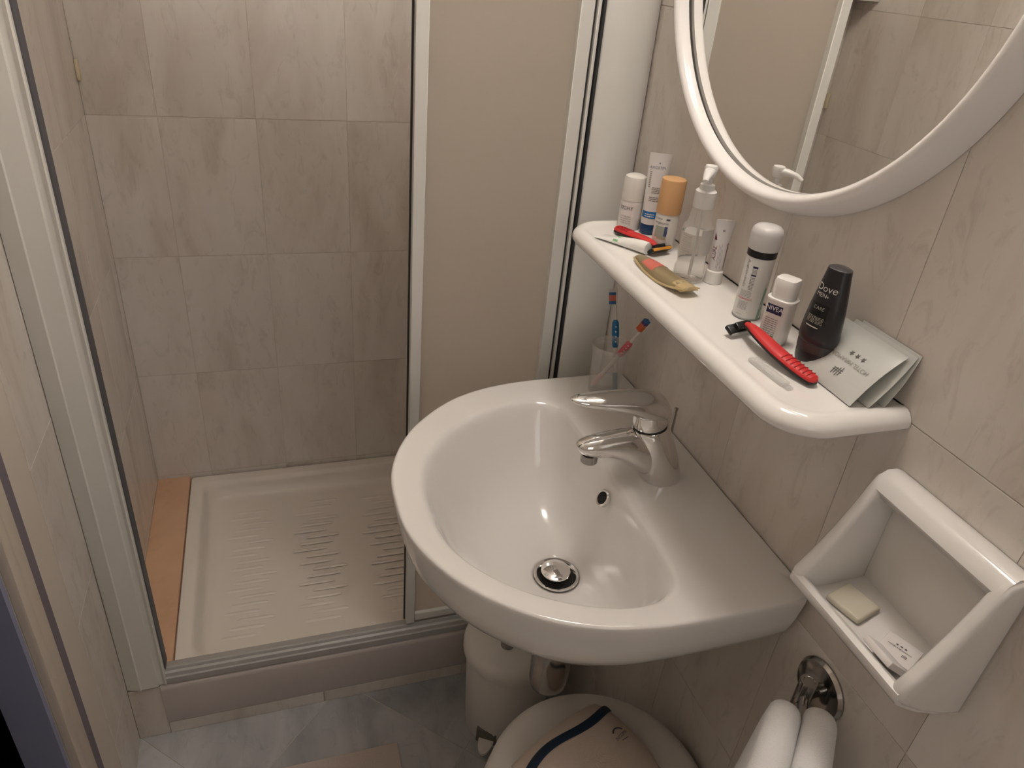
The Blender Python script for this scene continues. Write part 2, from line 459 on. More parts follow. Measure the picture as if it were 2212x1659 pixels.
# left wall post: facets as in the extrusion
pl = post([(W + .001, 1.150), (W + .001, 1.118), (-0.9135, 1.110), (-0.9115, 1.112), (-0.882, 1.113), (-0.880, 1.117), (-0.873, 1.118), (-0.8675, 1.114), (-0.8655, 1.116), (-0.8655, 1.150)])
lp = part('post', pl, ALU, scr, ang=20)
part('gasket', MB().box(-0.8655, -0.8632, 1.124, 1.150, 0.192, ZT), mat('grey_gasket', (0.10, 0.10, 0.11), .6), lp)
pr_ = post([(-0.002, 1.150), (-0.090, 1.150), (-0.090, 1.120), (-0.086, 1.116), (-0.045, 1.108), (-0.012, 1.112), (-0.002, 1.118)], 0.191)
rp = part('post', pr_, ALU, scr, ang=50)
part('gasket', MB().box(-0.0935, -0.090, 1.118, 1.148, 0.192, ZT), GASKET, rp)
rail = MB().prism([(1.116, 0.1555), (1.116, 0.171), (1.119, 0.173), (1.121, 0.181), (1.126, 0.183), (1.128, 0.1885), (1.133, 0.1885), (1.158, 0.174), (1.158, 0.1665), (1.130, 0.1665), (1.130, 0.1555)], 'X', -0.8655, -0.003)
part('bottom_rail', rail, mat('grey_rail_aluminium', (0.43, 0.42, 0.405), 0.35), scr, ang=20)
part('top_rail', MB().box(W + .001, -0.003, 1.112, 1.160, ZT, ZT + 0.045, 0.004), ALU, scr)
# sliding leaf
FROST = bpy.data.materials.new('frosted_panel'); FROST.use_nodes = True
nt = FROST.node_tree; b = nt.nodes['Principled BSDF']
b.inputs['Base Color'].default_value = (0.66, 0.625, 0.59, 1); b.inputs['Roughness'].default_value = 0.42
tr = nt.nodes.new('ShaderNodeBsdfTranslucent'); tr.inputs[0].default_value = (0.95, 0.92, 0.88, 1)
mxs = nt.nodes.new('ShaderNodeMixShader'); mxs.inputs[0].default_value = 0.82
out = nt.nodes['Material Output']
nt.links.new(b.outputs[0], mxs.inputs[1]); nt.links.new(tr.outputs[0], mxs.inputs[2]); nt.links.new(mxs.outputs[0], out.inputs[0])
nz = nt.nodes.new('ShaderNodeTexNoise'); nz.inputs['Scale'].default_value = 260
bp = nt.nodes.new('ShaderNodeBump'); bp.inputs['Strength'].default_value = 0.25; bp.inputs['Distance'].default_value = 0.001
tcn = nt.nodes.new('ShaderNodeTexCoord'); nt.links.new(tcn.outputs['Object'], nz.inputs['Vector'])
nt.links.new(nz.outputs['Fac'], bp.inputs['Height']); nt.links.new(bp.outputs['Normal'], b.inputs['Normal'])
leaf = part('sliding_panel', MB().box(-0.358, -0.120, 1.1395, 1.1435, 0.205, 1.828), FROST, scr, ang=0)
part('stile', MB().box(-0.3715, -0.3525, 1.127, 1.156, 0.194, 1.832, 0.0012, 1), ALU, leaf)
part('stile', MB().box(-0.1265, -0.1045, 1.126, 1.150, 0.194, 1.832, 0.0012, 1), ALU, leaf)
part('gasket', MB().box(-0.3742, -0.3716, 1.142, 1.1475, 0.194, 1.832), GASKET, leaf)
part('gasket', MB().box(-0.1045, -0.1005, 1.130, 1.147, 0.194, 1.832), GASKET, leaf)
part('lower_rail', MB().box(-0.352, -0.127, 1.132, 1.152, 0.194, 0.216, 0.002, 1), ALU, leaf)
part('seal', MB().box(-0.1003, -0.0955, 1.1225, 1.158, 0.194, 1.832, 0.0008, 1), ALU, scr)

cs = thing('corner_soap_shelf', 'small white soap shelf in the shower corner, seen in the mirror', 'soap shelf', (W, 1.76, 1.475))
part('tray', MB().box(W + .0005, W + 0.115, 1.715, YB - .0005, 1.474, 1.492, 0.005), WPLAST, cs)
part('lip', MB().box(W + .0005, W + 0.115, 1.711, 1.719, 1.474, 1.508, 0.003), WPLAST, cs)
single('filler_chip', MB().box(W + .0004, W + 0.008, 1.790, 1.7995, 1.203, 1.243, 0.002), mat('yellow_filler', (0.66, 0.58, 0.40), 0.6),
       'small yellow chip stuck in the tiled corner of the shower', 'chip', (W + .0004, 1.794, 1.200))

# ================================================================== WASHBASIN
ZR = 0.864; YC = 0.757
half = [(0, -.461), (.045, -.459), (.085, -.450), (.128, -.4315), (.170, -.404), (.211, -.3635), (.242, -.320), (.262, -.272), (.273, -.222), (.2775, -.17), (.278, -.11), (.278, -.05), (.277, -.014), (.2745, -.0058), (.268, -.0035), (.20, -.003), (.10, -.003), (0, -.003)]
outl = [Vector((x, YC + d)) for d, x in half] + [Vector((x, YC - d)) for d, x in half[::-1][1:-1]]
ihalf = [(0, -.421), (.05, -.417), (.095, -.403), (.137, -.376), (.174, -.338), (.203, -.292), (.220, -.247), (.226, -.212), (.222, -.182), (.207, -.160), (.18, -.150), (.12, -.147), (.06, -.1468), (0, -.1468)]
YI = 0.743
inl = [Vector((x, YI + d)) for d, x in ihalf] + [Vector((x, YI - d)) for d, x in ihalf[::-1][1:-1]]
D = Vector((-0.215, 0.743)); NB = 160
O_ = polar(dense_closed(outl, 6), D, NB); I_ = polar(dense_closed(inl, 6), D, NB)
CO = Vector((-0.17, YC))
def oring(s, z, hold):
    r = []
    for p in O_:
        q = CO + (p - CO) * s
        x = q.x if not (hold and p.x > -0.02) else p.x
        r.append((x, q.y, z))
    return r
def mixr(t, z): return [((1 - t) * o.x + t * i.x, (1 - t) * o.y + t * i.y, z) for o, i in zip(O_, I_)]
def bowl(s, z, rd=0.036):
    res = []
    for k, p in enumerate(I_):
        a = 2 * PI * k / NB
        e = D + Vector((math.cos(a), math.sin(a))) * rd
        q = e + (p - e) * s
        res.append((q.x, q.y, z))
    return res
rings = [oring(.30, .658, False), oring(.46, .667, False), oring(.61, .687, False), oring(.74, .715, True), oring(.84, .745, True), oring(.912, .772, True),
         oring(.957, .795, True), oring(.980, .819, True), oring(.9935, .843, True), oring(1.0, .856, True), oring(.9985, .8612, True), oring(.9945, .8634, True), oring(.985, ZR, True), mixr(.12, ZR), mixr(.5, ZR - .0005), mixr(.85, ZR - .0015),
         mixr(.955, ZR - .0030), bowl(.985, ZR - .0070), bowl(.96, ZR - .0150), bowl(.92, ZR - .030), bowl(.86, ZR - .056), bowl(.77, ZR - .092), bowl(.66, ZR - .122), bowl(.50, ZR - .148), bowl(.32, ZR - .162),
         bowl(.14, ZR - .170), bowl(.03, ZR - .1735), bowl(0, ZR - .176), bowl(-.02, ZR - .182)]
basin = thing('washbasin', 'white ceramic wall-hung washbasin with a broad D-shaped bowl', 'washbasin', (-0.2, YC, 0.66))
part('bowl', MB().loft(rings), CERAMIC, basin, ang=60)
ZD = ZR - .176
dr = part('drain_flange', MB().lathe([(0.0350, 0.0022), (0.0340, 0.0036), (0.0305, 0.0030), (0.0270, -0.003), (0.0262, -0.0055)], 48, (D.x, D.y, ZD), cap0=False, cap1=False), CHROME, basin)
part('drain_throat', MB().lathe([(0.0262, -0.005), (0.0255, -0.005)], 32, (D.x, D.y, ZD), cap0=False), DARKHOLE, dr)
part('drain_plug', MB().lathe([(0.004, -0.004), (0.004, 0.006), (0.0205, 0.0070), (0.0228, 0.0085), (0.0222, 0.0105), (0.017, 0.0130), (0.009, 0.0146), (0.002, 0.0150)], 40, (D.x - .001, D.y + .002, ZD)), CHROME, dr)
# overflow in the back slope of the bowl
nrm = Vector((-0.86, 0, 0.51)).normalized()
def disc(center, n, prof, seg=28):
    t = n.cross(Vector((0, 1, 0))).normalized(); u = Vector((0, 1, 0))
    return MB().loft([[center + n * h + (t * math.cos(2 * PI * k / seg) + u * math.sin(2 * PI * k / seg)) * r for k in range(seg)] for r, h in prof])
oc = Vector((-0.1572, 0.747, 0.8275))
ov = part('overflow_ring', disc(oc, nrm, [(.0130, -.004), (.0130, .0015), (.0118, .0026), (.0100, .0020)]), CHROME, basin)
part('overflow_hole', disc(oc, nrm, [(.0095, -.002), (.0095, .0023)]), DARKHOLE, ov)

trap = thing('basin_trap', 'chrome bottle trap and waste pipe hanging under the washbasin', 'drain pipe', (-0.215, 0.743, 0.46))
part('tailpipe', MB().lathe([(0.02, 0.50), (0.02, 0.655)], 24, (-0.215, 0.735, 0)), DCHROME, trap)
part('bottle', MB().lathe([(0.024, .452), (0.031, .460), (0.033, .475), (0.033, .545), (0.030, .556), (0.021, .560)], 32, (-0.208, 0.728, 0)), DCHROME, trap)
part('wall_pipe', MB().tube([(-0.178, 0.735, 0.530), (-0.12, 0.735, 0.532), (-0.001, 0.735, 0.534)], .0165, 20), DCHROME, trap)
part('wall_rosette', MB().tube([(-0.014, 0.735, 0.534), (-0.008, 0.735, 0.534), (-0.001, 0.735, 0.534)], [.020, .030, .033], 28), DCHROME, trap)

# ---- mixer tap
YT = 0.742
tap = thing('mixer_tap', 'chrome single-lever mixer tap standing on washbasin deck', 'tap', (-0.077, YT, ZR))
def ringXZ(cx, z, r, tilt=0.0, n=36, ry=None):
    ry = ry or r
    return [(cx + r * math.cos(2 * PI * k / n), YT + ry * math.sin(2 * PI * k / n), z + tilt * r * math.cos(2 * PI * k / n)) for k in range(n)]
body = MB().loft([ringXZ(-.0755, .8635, .0300), ringXZ(-.0755, .8665, .0312), ringXZ(-.0765, .872, .0312), ringXZ(-.081, .885, .0312), ringXZ(-.088, .905, .0302, .05), ringXZ(-.0955, .925, .0282, .10), ringXZ(-.1025, .942, .0264, .16), ringXZ(-.107, .953, .0256, .20), ringXZ(-.1075, .9545, .0246, .20)])
tb_ = part('body', body, CHROME, tap, ang=50)
def ringX(x, zc, hz, hy, n=32, p=2.0):
    out = []
    for k in range(n):
        a = 2 * PI * k / n; c, s = math.cos(a), math.sin(a)
        out.append((x, YT + hy * math.copysign(abs(c) ** (2 / p), c), zc + hz * math.copysign(abs(s) ** (2 / p), s)))
    return out
sp = MB().loft([ringX(-.085, .903, .032, .0220), ringX(-.105, .9065, .0360, .0238), ringX(-.122, .9155, .0330, .0232), ringX(-.134, .9215, .0285, .0218), ringX(-.147, .9260, .0238, .0200), ringX(-.165, .9285, .0200, .0182), ringX(-.185, .9290, .0170, .0170), ringX(-.198, .9290, .0145, .0152), ringX(-.208, .9300, .0105, .0120), ringX(-.2135, .9315, .0060, .0078), ringX(-.216, .9325, .0018, .0025)])
part('spout', sp, CHROME, tap, ang=50)
part('aerator', MB().lathe([(.0105, .9035), (.0120, .9045), (.0122, .9165)], 28, (-.1935, YT, 0)), DCHROME, tap)
hd = MB().loft([ringX(-.0835, .974, .004, .008), ringX(-.0865, .976, .012, .0150), ringX(-.092, .9795, .0175, .0205), ringX(-.101, .983, .0220, .0238), ringX(-.115, .986, .0235, .0248), ringX(-.130, .9905, .0210, .0246), ringX(-.148, .9965, .0160, .0230), ringX(-.168, 1.0005, .0130, .0205), ringX(-.190, 1.0030, .0105, .0180), ringX(-.210, 1.0050, .0080, .0150), ringX(-.224, 1.0070, .0055, .0110), ringX(-.232, 1.0085, .0030, .0060), ringX(-.235, 1.0090, .0010, .0020)])
hp = part('lever', hd, CHROME, tap, ang=60)
part('lever_neck', MB().loft([ringXZ(-.1085, .9570, .0232, .20), ringXZ(-.1090, .9585, .0240, .20), ringXZ(-.1110, .9680, .0238, .15), ringXZ(-.114, .980, .0225, .05)]), CHROME, hp)
part('joint_ring', MB().loft([ringXZ(-.1074, .9540, .0225, .20), ringXZ(-.1086, .9578, .0222, .20)]), GASKET, tb_)
part('lift_rod', MB().tube([(-.049, .774, .867), (-.049, .774, .950), (-.049, .774, .955)], [.0022, .0022, .0030], 10), DCHROME, tap)

# ================================================================== MIRROR
MCY, MCZ, MR = 0.754, 1.566, 0.280
mir = thing('round_mirror', 'round wall mirror in a thick glossy white frame above the shelf', 'mirror', (0, MCY, MCZ - MR))
prof = [(.004, -.0130), (-.0010, -.0140), (-.0012, -.0200), (.0005, -.0265), (.0035, -.0308), (.0075, -.0325), (.0115, -.0308), (.0150, -.0260), (.0190, -.0180), (.0225, -.0090), (.0240, -.0006)]
NM = 128
rg = [[(x, MCY + (MR + dr_) * math.cos(2 * PI * k / NM), MCZ + (MR + dr_) * math.sin(2 * PI * k / NM)) for k in range(NM)] for dr_, x in prof]
part('frame', MB().loft(rg, False, False), FRAMEM, mir, ang=60)
part('glass', MB().loft([[(x, MCY + (MR + .0060) * math.cos(2 * PI * k / NM), MCZ + (MR + .0060) * math.sin(2 * PI * k / NM)) for k in range(NM)] for x in (-.0006, -.010)]), MIRRORG, mir, ang=30)

# lamp over the mirror (out of view): two bulbs on a bar
LZ = 2.20
lamp = thing('mirror_lamp', 'white two-bulb lamp bar on wall above the round mirror', 'lamp', (0, MCY, 2.17))
part('back_plate', MB().box(-0.030, -0.0006, 0.63, 0.87, 2.170, 2.230, 0.006), WPLAST, lamp)
for yb in (0.712, 0.778):
    part('socket', MB().tube([(-0.030, yb, LZ), (-0.078, yb, LZ)], 0.016, 20), WPLAST, lamp)
    bm = bmesh.new(); bmesh.ops.create_uvsphere(bm, u_segments=24, v_segments=16, radius=0.028)
    mbb = MB().bm(bm); mbb.xform(Matrix.Translation((-0.104, yb, LZ)))
    part('bulb', mbb, mat('bulb_glow', (1, 1, 1), 0.5, emit=BULB_COLOR, estr=BULB_STRENGTH), lamp, label='glowing warm white bulb')

# soft fill globe added on the ceiling over the basin (out of view)
cl = thing('added_fill_lamp', 'added round fill lamp on ceiling above the washbasin, out of view', 'lamp', (-0.20, 0.72, ZC))
part('base', MB().lathe([(.075, -.0006), (.078, -.004), (.070, -.030), (.062, -.034)], 40), WPLAST, cl, False)
part('globe', MB().lathe([(.060, -.034), (.105, -.045), (.135, -.075), (.140, -.100), (.125, -.135), (.090, -.160), (.045, -.172), (.004, -.175)], 40), mat('fill_glow', (1, 1, 1), .5, emit=FILL_GLOBE_COLOR, estr=FILL_GLOBE_STRENGTH), cl, False, label='glowing globe of the added fill lamp')

# ================================================================== SHELF
ZS = 1.1455
shelf = thing('bathroom_shelf', 'white ceramic wall shelf with rounded front corners below mirror', 'shelf', (0, 0.755, 1.1225))
def srr(ins, z, r):
    x0, x1, y0, y1 = -0.146 + ins, -0.0008, 0.452 + ins, 1.052 - ins
    pts = []
    for cx, cy, a in ((x0 + r, y1 - r, PI / 2), (x0 + r, y0 + r, PI)):
        for i in range(13): pts.append((cx + r * math.cos(a + PI / 2 * i / 12), cy + r * math.sin(a + PI / 2 * i / 12), z))
    pts.append((x1, y0, z)); pts.append((x1, y1, z))
    return pts
shr = [srr(.026, 1.1225, .036), srr(.011, 1.1230, .047), srr(.004, 1.1255, .053), srr(.0005, 1.1300, .056), srr(0, 1.1345, .056), srr(.0015, 1.1390, .055), srr(.0050, 1.1435, .052), srr(.0095, 1.1464, .048), srr(.0140, 1.1472, .045), srr(.0190, 1.1460, .041), srr(.024, ZS, .037)]
part('slab', MB().loft(shr), SHELFC, shelf, ang=60)

# ---- things on the shelf
def stand(name, label, x, y, group=None, cat='bottle', yaw=None):
    return thing(name, label, cat, (x, y, ZS), yaw_to_cam(x, y) if yaw is None else yaw, group)

# white roll-on
o = stand('roll_on_deodorant', 'small white roll-on deodorant with round cap beside blue-banded tube', -0.050, 1.012, cat='deodorant')
part('body', MB().lathe([(.0165, 0), (.0178, .0015), (.0180, .012), (.0180, .040), (.0172, .0445)], 36), mat('roll_on_white', (0.70, 0.66, 0.63), 0.35), o, False)
part('cap', MB().lathe([(.0176, .0448), (.0178, .047), (.0178, .075), (.0160, .0805), (.0110, .0830), (.003, .0836)], 36), mat('roll_on_cap', (0.74, 0.71, 0.66), 0.35), o, False)
p = Print(cyl_map(.0180, -0.45, .034)).text('VICHY', .0078); p.out('printing', INK, o)
p = Print(cyl_map(.0180, -0.40, .0)).lines(-.009, .009, .010, .024, 4, 3); p.out('small_print', mat('pale_print', (0.50, 0.45, 0.43), .6), o)

# tube standing on its cap; crimp is a flat end
def tube_body(h, r, wcrimp, z0, n=36, lo=0.0):
    rings = []
    for k in range(9):
        t = k / 8; e = t ** 1.4
        a = r * (1 - e) + wcrimp / 2 * e; b_ = r * (1 - e) + .0009 * e
        z = z0 + (h - z0 - 0.007) * t
        rings.append([(b_ * math.cos(2 * PI * i / n), a * math.sin(2 * PI * i / n), z) for i in range(n)])
    rings.append([(.0008 * math.cos(2 * PI * i / n), wcrimp / 2 * math.sin(2 * PI * i / n), h) for i in range(n)])
    def surf(u, v):
        # front surface point (towards +x) for print
        t = min(max((v - z0) / (h - z0 - 0.007), 0), 1); e = t ** 1.4
        a = r * (1 - e) + wcrimp / 2 * e; b_ = r * (1 - e) + .0009 * e
        q = max(-1, min(1, u / a)); return (b_ * math.sqrt(max(0, 1 - q * q)) + .0004, u, v)
    return MB().loft(rings), surf
o = stand('cream_tube', 'tall white cream tube with two blue bands standing on its cap', -0.030, 0.984, cat='tube', yaw=yaw_to_cam(-.03, .984) + 0.10)
tbm, surf = tube_body(.1215, .0135, .0335, .0165)
tubw = mat('tube_white', (0.74, 0.71, 0.69), 0.35)
part('tube', tbm, tubw, o, False, ang=30)
part('cap', MB().lathe([(.0120, 0), (.0128, .001), (.0132, .0155), (.0125, .0165)], 32), mat('navy_cap', (0.012, 0.045, 0.13), 0.35), o, False)
p = Print(surf).text('AXOSTIN', .0056, -.002, .1010).rect(-.0011, .0011, .1065, .1085); p.out('printing', mat('blue_grey_ink', (0.20, 0.19, 0.27), .6), o)
Print(surf).lines(-.006, .006, .064, .074, 4, 5).lines(-.008, .007, .052, .060, 3, 6).out('small_print', GREYINK, o)
Print(surf).lines(-.012, -.0095, .072, .096, 9, 9, .6).out('side_print', GREYINK, o)
Print(surf).rect(-.0132, .0132, .0265, .0365, 24).out('blue_band', mat('cyan_band', (0.02, 0.16, 0.42), .4), o)
def surf2(u, v): q = surf(u, v); return (q[0] + .0003, q[1], q[2])
Print(surf2).lines(-.010, .004, .0285, .0350, 2, 8).out('band_print', tubw, o)

# peach-capped bottle
o = stand('peach_cap_bottle', 'white cosmetic bottle with a wide peach cap between tube and pump bottle', -0.040, 0.917)
part('body', MB().lathe([(.0158, 0), (.0168, .001), (.0170, .006), (.0170, .052), (.0162, .0545)], 40), mat('bottle_white', (0.72, 0.69, 0.65), 0.3), o, False)
part('cap', MB().lathe([(.0174, .0546), (.0177, .0560), (.0177, .1010), (.0170, .1028), (.012, .1034), (.002, .1035)], 40), mat('peach_plastic', (0.66, 0.385, 0.185), 0.45), o, False)
a0 = -0.38
Print(cyl_map(.0170, a0, 0)).text('creme', .0050, -.006, .0478).text('vergetures', .0052, -.001, .0420).rect(.006, .0115, .0465, .0490).out('printing', INK, o)
Print(cyl_map(.0170, a0, 0)).rect(-.0095, .009, .0200, .0370, 10).out('picture', mat('sage_print', (0.40, 0.42, 0.36), .5), o)
Print(cyl_map(.0170, a0, 0, .0005)).rect(.0055, .0098, .0235, .0375).out('picture_edge', mat('navy_print', (0.06, 0.09, 0.2), .5), o)
Print(cyl_map(.0170, a0, 0)).rect(-.004, .009, .0180, .0200).out('picture_foot', mat('ochre_print', (0.50, 0.40, 0.24), .5), o)
Print(cyl_map(.0170, a0, 0)).text('MD', .0045, -.0085, .0115).lines(.000, .008, .0095, .0125, 2, 4).out('foot_print', mat('maroon_ink', (0.25, 0.06, 0.07), .6), o)

# clear pump bottle
CLEAR = mat('clear_plastic', (0.97, 0.97, 0.96), 0.04, trans=1.0, ior=1.33)
def clear_wall(name, col, rough=0.06, alpha=0.3):
    m = bpy.data.materials.new(name); m.use_nodes = True
    nt = m.node_tree; b = nt.nodes['Principled BSDF']; b.inputs['Base Color'].default_value = (*col, 1); b.inputs['Roughness'].default_value = rough
    b.inputs['Alpha'].default_value = alpha; b.inputs['Specular IOR Level'].default_value = 0.8
    MATS[name] = m; return m
o = stand('pump_bottle', 'clear plastic pump bottle holding clear liquid, standing on shelf', -0.060, 0.803)
part('bottle', MB().lathe([(.0175, 0), (.0205, .002), (.0212, .007), (.0205, .018), (.0190, .023), (.0192, .028), (.0202, .034), (.0204, .068), (.0196, .0735), (.0165, .0765), (.0150, .080), (.0142, .090), (.0125, .0985), (.0118, .101)], 44, cap1=False), clear_wall('clear_bottle_wall', (0.90, 0.89, 0.87), 0.05, 0.22), o, False)
part('liquid', MB().lathe([(.0165, .0015), (.0190, .004), (.0194, .016), (.0178, .023), (.0180, .028), (.0190, .034), (.0192, .066)], 40), mat('clear_gel', (0.95, 0.94, 0.92), 0.03, trans=0.97, ior=1.12), o, False)
part('back_label', Print(cyl_map(.0203, 0.9, .0)).rect(-.012, .010, .040, .074, 10).mb, mat('grey_back_label', (0.52, 0.50, 0.47), .4), o, False)
Print(cyl_map(.0206, -0.55, .0)).lines(-.007, .007, .040, .066, 9, 12, .3).out('printing', mat('faint_print', (0.50, 0.47, 0.44), .6), o)
Print(cyl_map(.0213, -0.15, .0)).rect(-.004, .004, .0075, .0087).out('base_mark', GREYINK, o)
FROSTW = mat('frosted_white_plastic', (0.74, 0.72, 0.70), 0.3)
pm = part('pump', MB().lathe([(.0120, .098), (.0133, .0985), (.0136, .100), (.0134, .119), (.0118, .1205), (.0095, .121), (.0092, .1275), (.0050, .1280), (.0045, .1285), (.0045, .136), (.0066, .1375), (.0085, .148), (.0072, .151), (.002, .1517)], 36), FROSTW, o, False)
noz = MB().tube([(0.0, 0, .1450), (.012, .000, .1452), (.024, .000, .1430), (.032, .000, .1385)], [(.0075, .0052), (.0066, .0044), (.0052, .0034), (.0034, .0024)], 14)
noz.xform(Matrix.Rotation(-0.12, 4, 'Z'))
part('nozzle', noz, FROSTW, pm, False)
part('dip_tube', MB().tube([(0, 0, .10), (.001, .001, .05), (.003, .001, .008)], .0019, 10), mat('dip_tube_plastic', (0.70, 0.69, 0.66), .3), o, False)

# small tube with purple stripe
o = stand('striped_cream_tube', 'small white tube with a purple stripe standing cap down', -0.030, 0.789, cat='tube', yaw=yaw_to_cam(-.03, .789) + 0.35)
tbm, surfp = tube_body(.0855, .0098, .0255, .0185)
part('tube', tbm, mat('tube_white_2', (0.72, 0.68, 0.68), .35), o, False, ang=30)
part('cap', MB().lathe([(.0112, 0), (.0122, .0012), (.0115, .017), (.0100, .0185)], 32), WPLAST, o, False)
PURP = mat('purple_ink', (0.17, 0.018, 0.08), .5)
Print(surfp).rect(.0074, .0086, .0225, .0560, 1).out('stripe', PURP, o)
Print(surfp).poly([(-.0105, .069), (-.0075, .0595), (-.0105, .0595)]).text('IALURIL', .0058, -.0078, .042, PI / 2).out('brand_print', PURP, o)
Print(surfp).rect(-.0035, -.0031, .024, .054, 1).rect(-.0018, -.0014, .022, .052, 1).rect(-.0001, .0003, .028, .055, 1).rect(.0016, .0020, .022, .047, 1).rect(-.0022, .0008, .0705, .0730).out('small_print', mat('mauve_ink', (0.32, 0.25, 0.30), .6), o)

# shaving foam can
o = stand('foam_can', 'slim white aerosol can with black collar and grey-white dome cap', -0.044, 0.686, cat='aerosol can')
part('can', MB().lathe([(.0152, 0), (.0164, .0008), (.0166, .003), (.0166, .078), (.0160, .0795)], 44), mat('can_white', (0.66, 0.655, 0.63), 0.28), o, False)
part('base_seam', MB().lathe([(.0164, .0004), (.0169, .0010), (.0169, .0022), (.0164, .0028)], 44), mat('seam_metal', (0.35, 0.36, 0.35), .3, .6), o, False)
part('collar', MB().lathe([(.0167, .0775), (.0171, .0780), (.0171, .0855), (.0165, .0862)], 44), BLACKP, o, False)
part('cap', MB().lathe([(.0172, .0860), (.0178, .0868), (.0184, .0925), (.0184, .1045), (.0174, .1095), (.0140, .1130), (.007, .1146), (.001, .1148)], 44), mat('cap_pearl', (0.62, 0.60, 0.59), 0.3), o, False)
cm = cyl_map(.0166, -0.25, 0)
Print(cm).rect(-.0015, .0045, .0655, .0680).rect(-.0015, .0045, .0560, .0580).out('bars', mat('navy_ink', (0.03, 0.03, 0.07), .5), o)
Print(cm).text('Ausi', .0062, -.0085, .0690, -PI / 2).text('TOUS USAGES', .0040, -.0085, .0530, -PI / 2).lines(-.0012, .0042, .0590, .0650, 4, 3).lines(-.0015, .004, .0390, .0550, 9, 4).out('printing', GREYINK, o)
Print(cm).lines(-.0095, .0040, .0290, .0375, 6, 5).lines(-.0090, .0025, .0130, .0240, 7, 7).lines(-.0085, -.0015, .0060, .0080, 1, 8).out('small_print', mat('grey_print', (0.38, 0.37, 0.36), .6), o)
Print(cm).text('Attention', .0047, -.0028, .0268).out('red_print', mat('red_ink', (0.62, 0.06, 0.07), .5), o)
Print(cyl_map(.0166, 0.95, 0)).poly([(-.003, .002), (.002, .002), (.004, .040), (.0005, .044)]).out('green_panel', mat('green_panel', (0.24, 0.36, 0.31), .4), o)

# squarish white roll-on
def ovring(a, b_, z, p=3.0, n=40):
    res = []
    for k in range(n):
        t = 2 * PI * k / n; c, s = math.cos(t), math.sin(t)
        res.append((a * math.copysign(abs(c) ** (2 / p), c), b_ * math.copysign(abs(s) ** (2 / p), s), z))
    return res
o = stand('mini_lotion_bottle', 'small white lotion bottle with square cap and dark blue label', -0.052, 0.620, yaw=yaw_to_cam(-.052, .62) - 0.38); o.scale = (1.06, 1.06, 1.10)
NW = mat('lotion_white', (0.72, 0.68, 0.645), 0.3)
part('body', MB().loft([ovring(.0115, .0130, 0), ovring(.0125, .0142, .001), ovring(.0128, .0146, .004), ovring(.0128, .0146, .044), ovring(.0126, .0144, .0462), ovring(.0105, .0115, .0466)]), NW, o, False)
part('collar', MB().loft([ovring(.0128, .0150, .0462), ovring(.0133, .0155, .0468), ovring(.0133, .0155, .0485), ovring(.0124, .0145, .0492)]), WPLAST, o, False)
part('cap', MB().loft([ovring(.0105, .0118, .0486, 2.6), ovring(.0110, .0122, .0495, 3), ovring(.0108, .0120, .0660, 4), ovring(.0098, .0110, .0695, 4.5), ovring(.0085, .0095, .0700, 4.5)]), WPLAST, o, False)
fm = lambda u, v: (.0131 - .0012 * (u / .012) ** 4, u, v)
fm2 = lambda u, v: (.0134 - .0012 * (u / .012) ** 4, u, v)
Print(fm).rect(-.0095, .0078, .0335, .0430, 10).out('label', mat('navy_label', (0.02, 0.02, 0.07), .4), o)
Print(fm2).text('NIVEA', .0068, -.001, .0390).out('printing', WPLAST, o)
Print(fm).lines(-.008, .006, .0115, .0300, 8, 31, .32).out('small_print', GREYINK, o)
Print(fm).rect(.002, .0055, .0070, .0105).out('green_mark', mat('green_mark', (0.10, 0.25, 0.08), .5), o)

# dark grey shower gel bottle standing on its cap
o = stand('shower_gel_bottle', 'dark charcoal shower gel bottle standing upside down on its cap', -0.043, 0.562, yaw=yaw_to_cam(-.043, .562) - 0.55)
CHAR = mat('charcoal_plastic', (0.020, 0.018, 0.021), 0.3)
def ell(a, b_, z, dx=0, n=44): return [(dx + a * math.cos(2 * PI * k / n), b_ * math.sin(2 * PI * k / n), z) for k in range(n)]
part('cap', MB().loft([ell(.0110, .0150, 0), ell(.0132, .0176, .0015), ell(.0146, .0196, .008), ell(.0150, .0203, .0190)]), mat('dark_brown_cap', (0.042, 0.034, 0.034), 0.32), o, False)
part('band', MB().loft([ell(.0150, .0202, .0188), ell(.0155, .0208, .0192), ell(.0158, .0210, .0290), ell(.0152, .0205, .0294)]), mat('brown_band', (0.058, 0.047, 0.046), 0.35), o, False)
GELP = [(.0294, .0158, .0208), (.0310, .0168, .0218), (.038, .0170, .0220), (.052, .0164, .0212), (.070, .0150, .0190), (.088, .0130, .0162), (.103, .0113, .0137), (.1105, .0104, .0127)]
part('body', MB().loft([ell(a_, b_, z) for z, a_, b_ in GELP]), CHAR, o, False)
part('shoulder', MB().loft([ell(.0104, .0127, .1104), ell(.0101, .0123, .1112), ell(.0080, .0100, .1122), ell(.0030, .0040, .1126)]), mat('satin_charcoal', (0.16, 0.155, 0.165), 0.22, 0.7), o, False)
def dmap(u, v, off=.0005):
    for (z0, a0_, b0), (z1, a1, b1) in zip(GELP[:-1], GELP[1:]):
        if v <= z1 or z1 > .11:
            t = (v - z0) / (z1 - z0); a = a0_ + t * (a1 - a0_); bb = b0 + t * (b1 - b0); break
    q = max(-.98, min(.98, u / bb)); return (a * math.sqrt(1 - q * q) + off, u, v)
SILV = mat('silver_print', (0.62, 0.60, 0.55), .4)
Print(dmap).text('Dove', .0105, 0, .0905).text('MEN', .0062, -.003, .0830).text('+', .0055, .0045, .0825).out('printing', SILV, o)
Print(dmap).rect(-.011, .010, .0525, .0740, 12).out('label', mat('black_label', (0.004, 0.004, 0.004), .35), o)
dm2 = lambda u, v: dmap(u, v, .0010)
